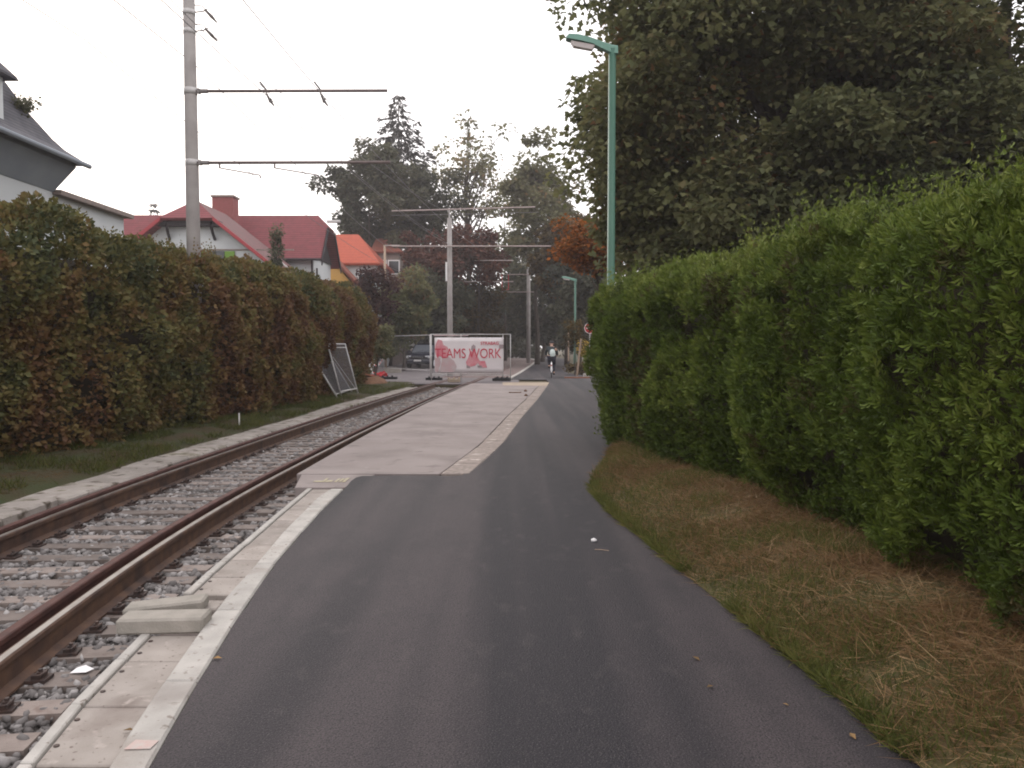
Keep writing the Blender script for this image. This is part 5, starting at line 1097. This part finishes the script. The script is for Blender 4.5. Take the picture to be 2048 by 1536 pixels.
# creeper on the roof edge
c = A(40, 200, 19.3); C = clumps_ellipsoid((c.x, 19.3, c.z-.15), (.38, .4, .22), 12, 501, .2)
broadleaf('roof_plant', 'wispy green plant growing against the slate roof behind the dormer', (c.x-.2, 19.3, c.z-.6), C, 70, .2, .08, LM['dark'], (c.x, 19.3, c.z), .02, 'oval', (.7, .2), .2, .8, seed=501, nl=8, cat='plant')

# ------------------------------------------------------------------ red roofed house
gx, gy = A(378, 400, 40).x, 40.0
hr = empty('red_roof_house', (gx, 46, 0), 0, 'white house with crimson tiled roof and chimney behind the beech hedge', 'house'); hq = Vector((gx, 46, 0))
m_ = .80; zh = A(378, 436, 40).z; hw = 1.3; zr = zh+m_*hw; eb = 6.6; ze = zh-m_*(eb-hw)
wall = MB(); wv = [(-eb+.6, -.06), (eb-.6, -.06), (eb-.6, ze+m_*.35), (hw+.1, zh-.15), (-hw-.1, zh-.15), (-eb+.6, ze+m_*.35)]
wall.add([(gx+x, gy+.35, z) for x, z in wv]+[(gx+x, gy+5.0, z) for x, z in wv], [tuple(range(6)), tuple(range(11, 5, -1))]+[(i, i+6, (i+1) % 6+6, (i+1) % 6) for i in range(6)])
local(wall, hq).build('wall', M['wallwhite'], hr)
def slab_quad(pts, th, name, m, parent, o):
    p = [Vector(q) for q in pts]; nrm = (p[1]-p[0]).cross(p[2]-p[0]).normalized()*th; n = len(p)
    mb = MB(); mb.add(p+[q-nrm for q in p], [tuple(range(n)), tuple(range(2*n-1, n-1, -1))]+[(i, n+i, n+(i+1) % n, (i+1) % n) for i in range(n)])
    return local(mb, o).build(name, m, parent)
yb0, yb1 = gy-.35, gy+5.2; yr = gy+.9
slab_quad([(gx+hw, yb0, zh), (gx+eb, yb0, ze), (gx+eb, yb1, ze), (gx, yb1, zr), (gx, yr, zr)], .16, 'roof_slope', M['greyroof'], hr, hq)
slab_quad([(gx, yr, zr), (gx, yb1, zr), (gx-eb, yb1, ze), (gx-eb, yb0, ze), (gx-hw, yb0, zh)], .16, 'roof_slope', M['redroof'], hr, hq)
slab_quad([(gx-hw-.12, yb0-.06, zh-.06), (gx+hw+.12, yb0-.06, zh-.06), (gx, yr, zr+.02)], .16, 'half_hip', M['redroof'], hr, hq)
for s in (-1, 1):
    a, b = Vector((gx+s*hw, yb0-.05, zh-.06)), Vector((gx+s*eb, yb0-.05, ze-.06)); mb = MB()
    mb.add([a+Vector((0, 0, .09)), b+Vector((0, 0, .09)), b-Vector((0, 0, .11)), a-Vector((0, 0, .11)), a+Vector((0, .06, .09)), b+Vector((0, .06, .09)), b+Vector((0, .06, -.11)), a+Vector((0, .06, -.11))], [(0, 1, 2, 3), (7, 6, 5, 4), (0, 4, 5, 1), (1, 5, 6, 2), (2, 6, 7, 3), (3, 7, 4, 0)])
    local(mb, hq).build('verge_board', M['verge_board'], hr)
    x = gx+s*1.15; mb = MB().tube([(x, gy+.34, zh-1.05), (x-s*.02, gy+.1, zh-.75), (x-s*.05, gy-.22, zh-.22)], .07, 6); local(mb, hq).build('roof_bracket', M['darkwood'], hr)
local(MB().box((gx, gy+.1, zh-.28), (2*hw+.5, .5, .24)), hq).build('hip_soffit', M['darkwood'], hr)
local(MB().box((gx+1.9, gy+.33, zh-1.55), (6.5, .05, .07)), hq).build('string_course', M['coping'], hr)
c = A(427, 515, gy); f = local(MB().box((c.x, gy+.33, c.z-.3), (.9, .08, 1.3)), hq).build('window', M['glass'], hr)
for s in (-1, 1): local(MB().box((c.x+s*.72, gy+.30, c.z-.3), (.5, .06, 1.3)), hq).build('shutter', M['shutter'], f)
ch = A(450, 396, 46); local(MB().box((A(451, 420, 46).x, 46, ch.z-1.1), (1.2, .9, 2.2)), hq).build('chimney', M['brick'], hr); local(MB().box((A(451, 420, 46).x, 46, ch.z+.03), (1.34, 1.04, .1)), hq).build('chimney_cap', M['coping'], hr)
# wing with eaves towards the camera
we, wr, wx1 = 45.2, 47.7, A(640, 515, 45).x; zwe, zwr = A(600, 516, 45).z, A(560, 431, 47.7).z; wx0 = gx-8.5
local(MB().add([(wx0, we+.5, -.06), (wx1-.55, we+.5, -.06), (wx1-.55, we+.5, zwe+.35), (wx0, we+.5, zwe+.35), (wx0, 50, -.06), (wx1-.55, 50, -.06), (wx1-.55, 50, zwe+.35), (wx0, 50, zwe+.35), (wx1-.55, wr, zwr-.7), (wx0, wr, zwr-.7)],
   [(0, 1, 2, 3), (1, 5, 6, 8, 2), (5, 4, 7, 6), (4, 0, 3, 9, 7), (3, 2, 8, 9), (9, 8, 6, 7)]), hq).build('wing_wall', M['wallwhite'], hr)
hc = .9
slab_quad([(wx0, we, zwe), (wx1, we, zwe), (wx1, wr-hc, zwr-hc*.9), (wx1-.75, wr, zwr), (wx0, wr, zwr)], .16, 'wing_roof', M['redroof'], hr, hq)
slab_quad([(wx0, wr, zwr), (wx1-.75, wr, zwr), (wx1, wr+hc, zwr-hc*.9), (wx1, 50.2, zwe), (wx0, 50.2, zwe)], .16, 'wing_roof', M['redroof'], hr, hq)
slab_quad([(wx1+.02, wr-hc, zwr-hc*.9), (wx1+.02, wr+hc, zwr-hc*.9), (wx1-.75, wr, zwr+.02)], .16, 'half_hip', M['redroof'], hr, hq)
for a, b in (((wx1+.03, we-.02, zwe-.05), (wx1+.03, wr-hc, zwr-hc*.9-.05)), ((wx1+.03, 50.2, zwe-.05), (wx1+.03, wr+hc, zwr-hc*.9-.05))):
    a, b = Vector(a), Vector(b); e = Vector((.06, 0, 0)); u = Vector((0, 0, .35))
    local(MB().add([a, b, b-u, a-u, a+e, b+e, b+e-u, a+e-u], [(0, 1, 2, 3), (7, 6, 5, 4), (0, 4, 5, 1), (1, 5, 6, 2), (2, 6, 7, 3), (3, 7, 4, 0)]), hq).build('verge_board', M['darkwood'], hr)
local(MB().add([(wx1-d_, y_, z_) for d_ in (.53, .46) for y_, z_ in ((we+.6, zwe+.1), (49.9, zwe+.1), (wr, zwr-.95))], [(0, 2, 1), (3, 4, 5), (0, 1, 4, 3), (1, 2, 5, 4), (2, 0, 3, 5)]), hq).build('gable_triangle', M['darkwood'], hr)  # dark triangle on the gable end below the verge
local(MB().tube([(wx0, we-.06, zwe-.06), (wx1, we-.06, zwe-.06)], .07, 8), hq).build('gutter', M['darkwood'], hr)
for xx, y0_, y1_ in ((630, 515, 556), (646, 534, 566)):
    a = A(xx, y0_, we+.42); b = A(xx, y1_, we+.42); x_ = min(a.x, wx1-.62) if xx < 640 else wx1-.5
    yv = we+.42 if xx < 640 else we+1.1
    local(MB().tube([(x_, yv, a.z), (x_, yv, b.z-1.5)], .05, 8), hq).build('downpipe', M['darkwood'], hr)
# left wing, lower
lz0, lz1 = A(270, 470, 47).z, A(270, 432, 49).z
slab_quad([(A(200, 470, 46).x, 45.5, lz0-1), (gx-1, 45.5, lz0-1), (gx-1, 49.3, lz1+.1), (A(200, 470, 46).x, 49.3, lz1+.1)], .16, 'wing_roof', M['redroof'], hr, hq)
local(MB().prism([(A(205, 470, 46).x, 46.2), (gx-3, 46.2), (gx-3, 52), (A(205, 470, 46).x, 52)], -.06, lz0-.9), hq).build('wing_wall', M['wallwhite'], hr)
# flue / aerial details
c = A(654, 443, 48); local(MB().tube([c, c+Vector((.8, 0, 0))], .09, 6), hq).build('roof_vent', M['steel'], hr)
c0, c1_ = A(505, 485, 42), A(540, 512, 41); local(MB().tube([Vector((gx+3.6, gy+1.5, zh-m_*(3.6-hw)+.25)), Vector((gx+5.2, gy+1.2, zh-m_*(5.2-hw)+.22))], .04, 6), hq).build('snow_guard', M['steel'], hr)

# ------------------------------------------------------------------ orange and brown roofed houses
def simple_house(name, label, px0, px1, yr_, ye_, Y, dp, rm, wm, hipr=True, ov=.4):
    x0, x1 = A(px0, 500, Y).x, A(px1, 500, Y).x; ze_, zr_ = A(px0, ye_, Y).z, A(px0, yr_, Y+dp/2).z
    h = empty(name, ((x0+x1)/2, Y+dp/2, 0), 0, label, 'house'); o = h.location
    local(MB().prism([(x0+ov, Y+ov), (x1-ov, Y+ov), (x1-ov, Y+dp-ov), (x0+ov, Y+dp-ov)], -.06, ze_+.15), o).build('wall', M[wm], h)
    ins = dp*.32 if hipr else .01
    mb = MB(); mb.add([(x0, Y, ze_), (x1, Y, ze_), (x1, Y+dp, ze_), (x0, Y+dp, ze_), (x0+.01, Y+dp/2, zr_), (x1-ins, Y+dp/2, zr_), (x0, Y, ze_-.14), (x1, Y, ze_-.14), (x1, Y+dp, ze_-.14), (x0, Y+dp, ze_-.14)], [(0, 1, 5, 4), (1, 2, 5), (2, 3, 4, 5), (3, 0, 4), (6, 7, 1, 0), (7, 8, 2, 1), (8, 9, 3, 2), (9, 6, 0, 3), (9, 8, 7, 6)])
    local(mb, o).build('roof', M[rm], h)
    for k, u in enumerate((.3, .7)):
        xw = x0+(x1-x0)*u; f = local(MB().box((xw, Y+ov-.03, ze_-1.3), (1.0, .06, 1.2)), o).build('window', M['white'], h); local(MB().box((xw, Y+ov-.07, ze_-1.3), (.8, .04, 1.0)), o).build('pane', M['glass'], f)
    return h
oh = simple_house('orange_roof_house', 'house with bright orange hipped roof left of the purple tree', 648, 760, 469, 526, 58, 7, 'orangeroof', 'wallwhite')
oo2 = Vector(oh.location); c = A(664, 520, 56)
local(MB().add([(c.x-3.5, 56, -.06), (A(702, 565, 56).x, 56, -.06), (A(702, 565, 56).x, 56, A(702, 566, 56).z), (c.x, 56, A(664, 519, 56).z), (c.x-3.5, 56, A(664, 519, 56).z), (c.x-3.5, 57.8, -.06), (A(702, 565, 56).x, 57.8, -.06), (A(702, 565, 56).x, 57.8, A(702, 566, 56).z), (c.x, 57.8, A(664, 519, 56).z), (c.x-3.5, 57.8, A(664, 519, 56).z)],
    [(0, 1, 2, 3, 4), (9, 8, 7, 6, 5), (1, 6, 7, 2), (2, 7, 8, 3), (3, 8, 9, 4), (4, 9, 5, 0)]), oo2).build('yellow_gable', M['yellowwall'], oh)
slab_quad([(A(660, 514, 55.7).x, 55.7, A(660, 514, 55.7).z), (A(712, 570, 55.7).x, 55.7, A(712, 570, 55.7).z), (A(712, 570, 55.7).x, 58, A(712, 570, 55.7).z), (A(660, 514, 55.7).x, 58, A(660, 514, 55.7).z)], -.16, 'gable_roof', M['brownroof'], oh, oo2)
bh = simple_house('brown_roof_house', 'small brown roofed house half hidden by the purple tree', 740, 806, 477, 502, 66, 6, 'brownroof', 'coping')

# ------------------------------------------------------------------ evening haze in the air
hz = MB().box((0, 150, 15.5), (830, 930, 35)); hm_ = bpy.data.materials.new('haze_air'); hm_.use_nodes = True; hn = hm_.node_tree; hn.nodes.clear()
ho_ = hn.nodes.new('ShaderNodeOutputMaterial'); pv = hn.nodes.new('ShaderNodeVolumePrincipled'); pv.inputs['Color'].default_value = (.95, .90, .91, 1); pv.inputs['Density'].default_value = .0010; pv.inputs['Anisotropy'].default_value = .2
hn.links.new(pv.outputs[0], ho_.inputs['Volume'])
tag(hz.build('haze', hm_), 'thin pale evening haze hanging over the whole place', 'haze', kind='stuff')
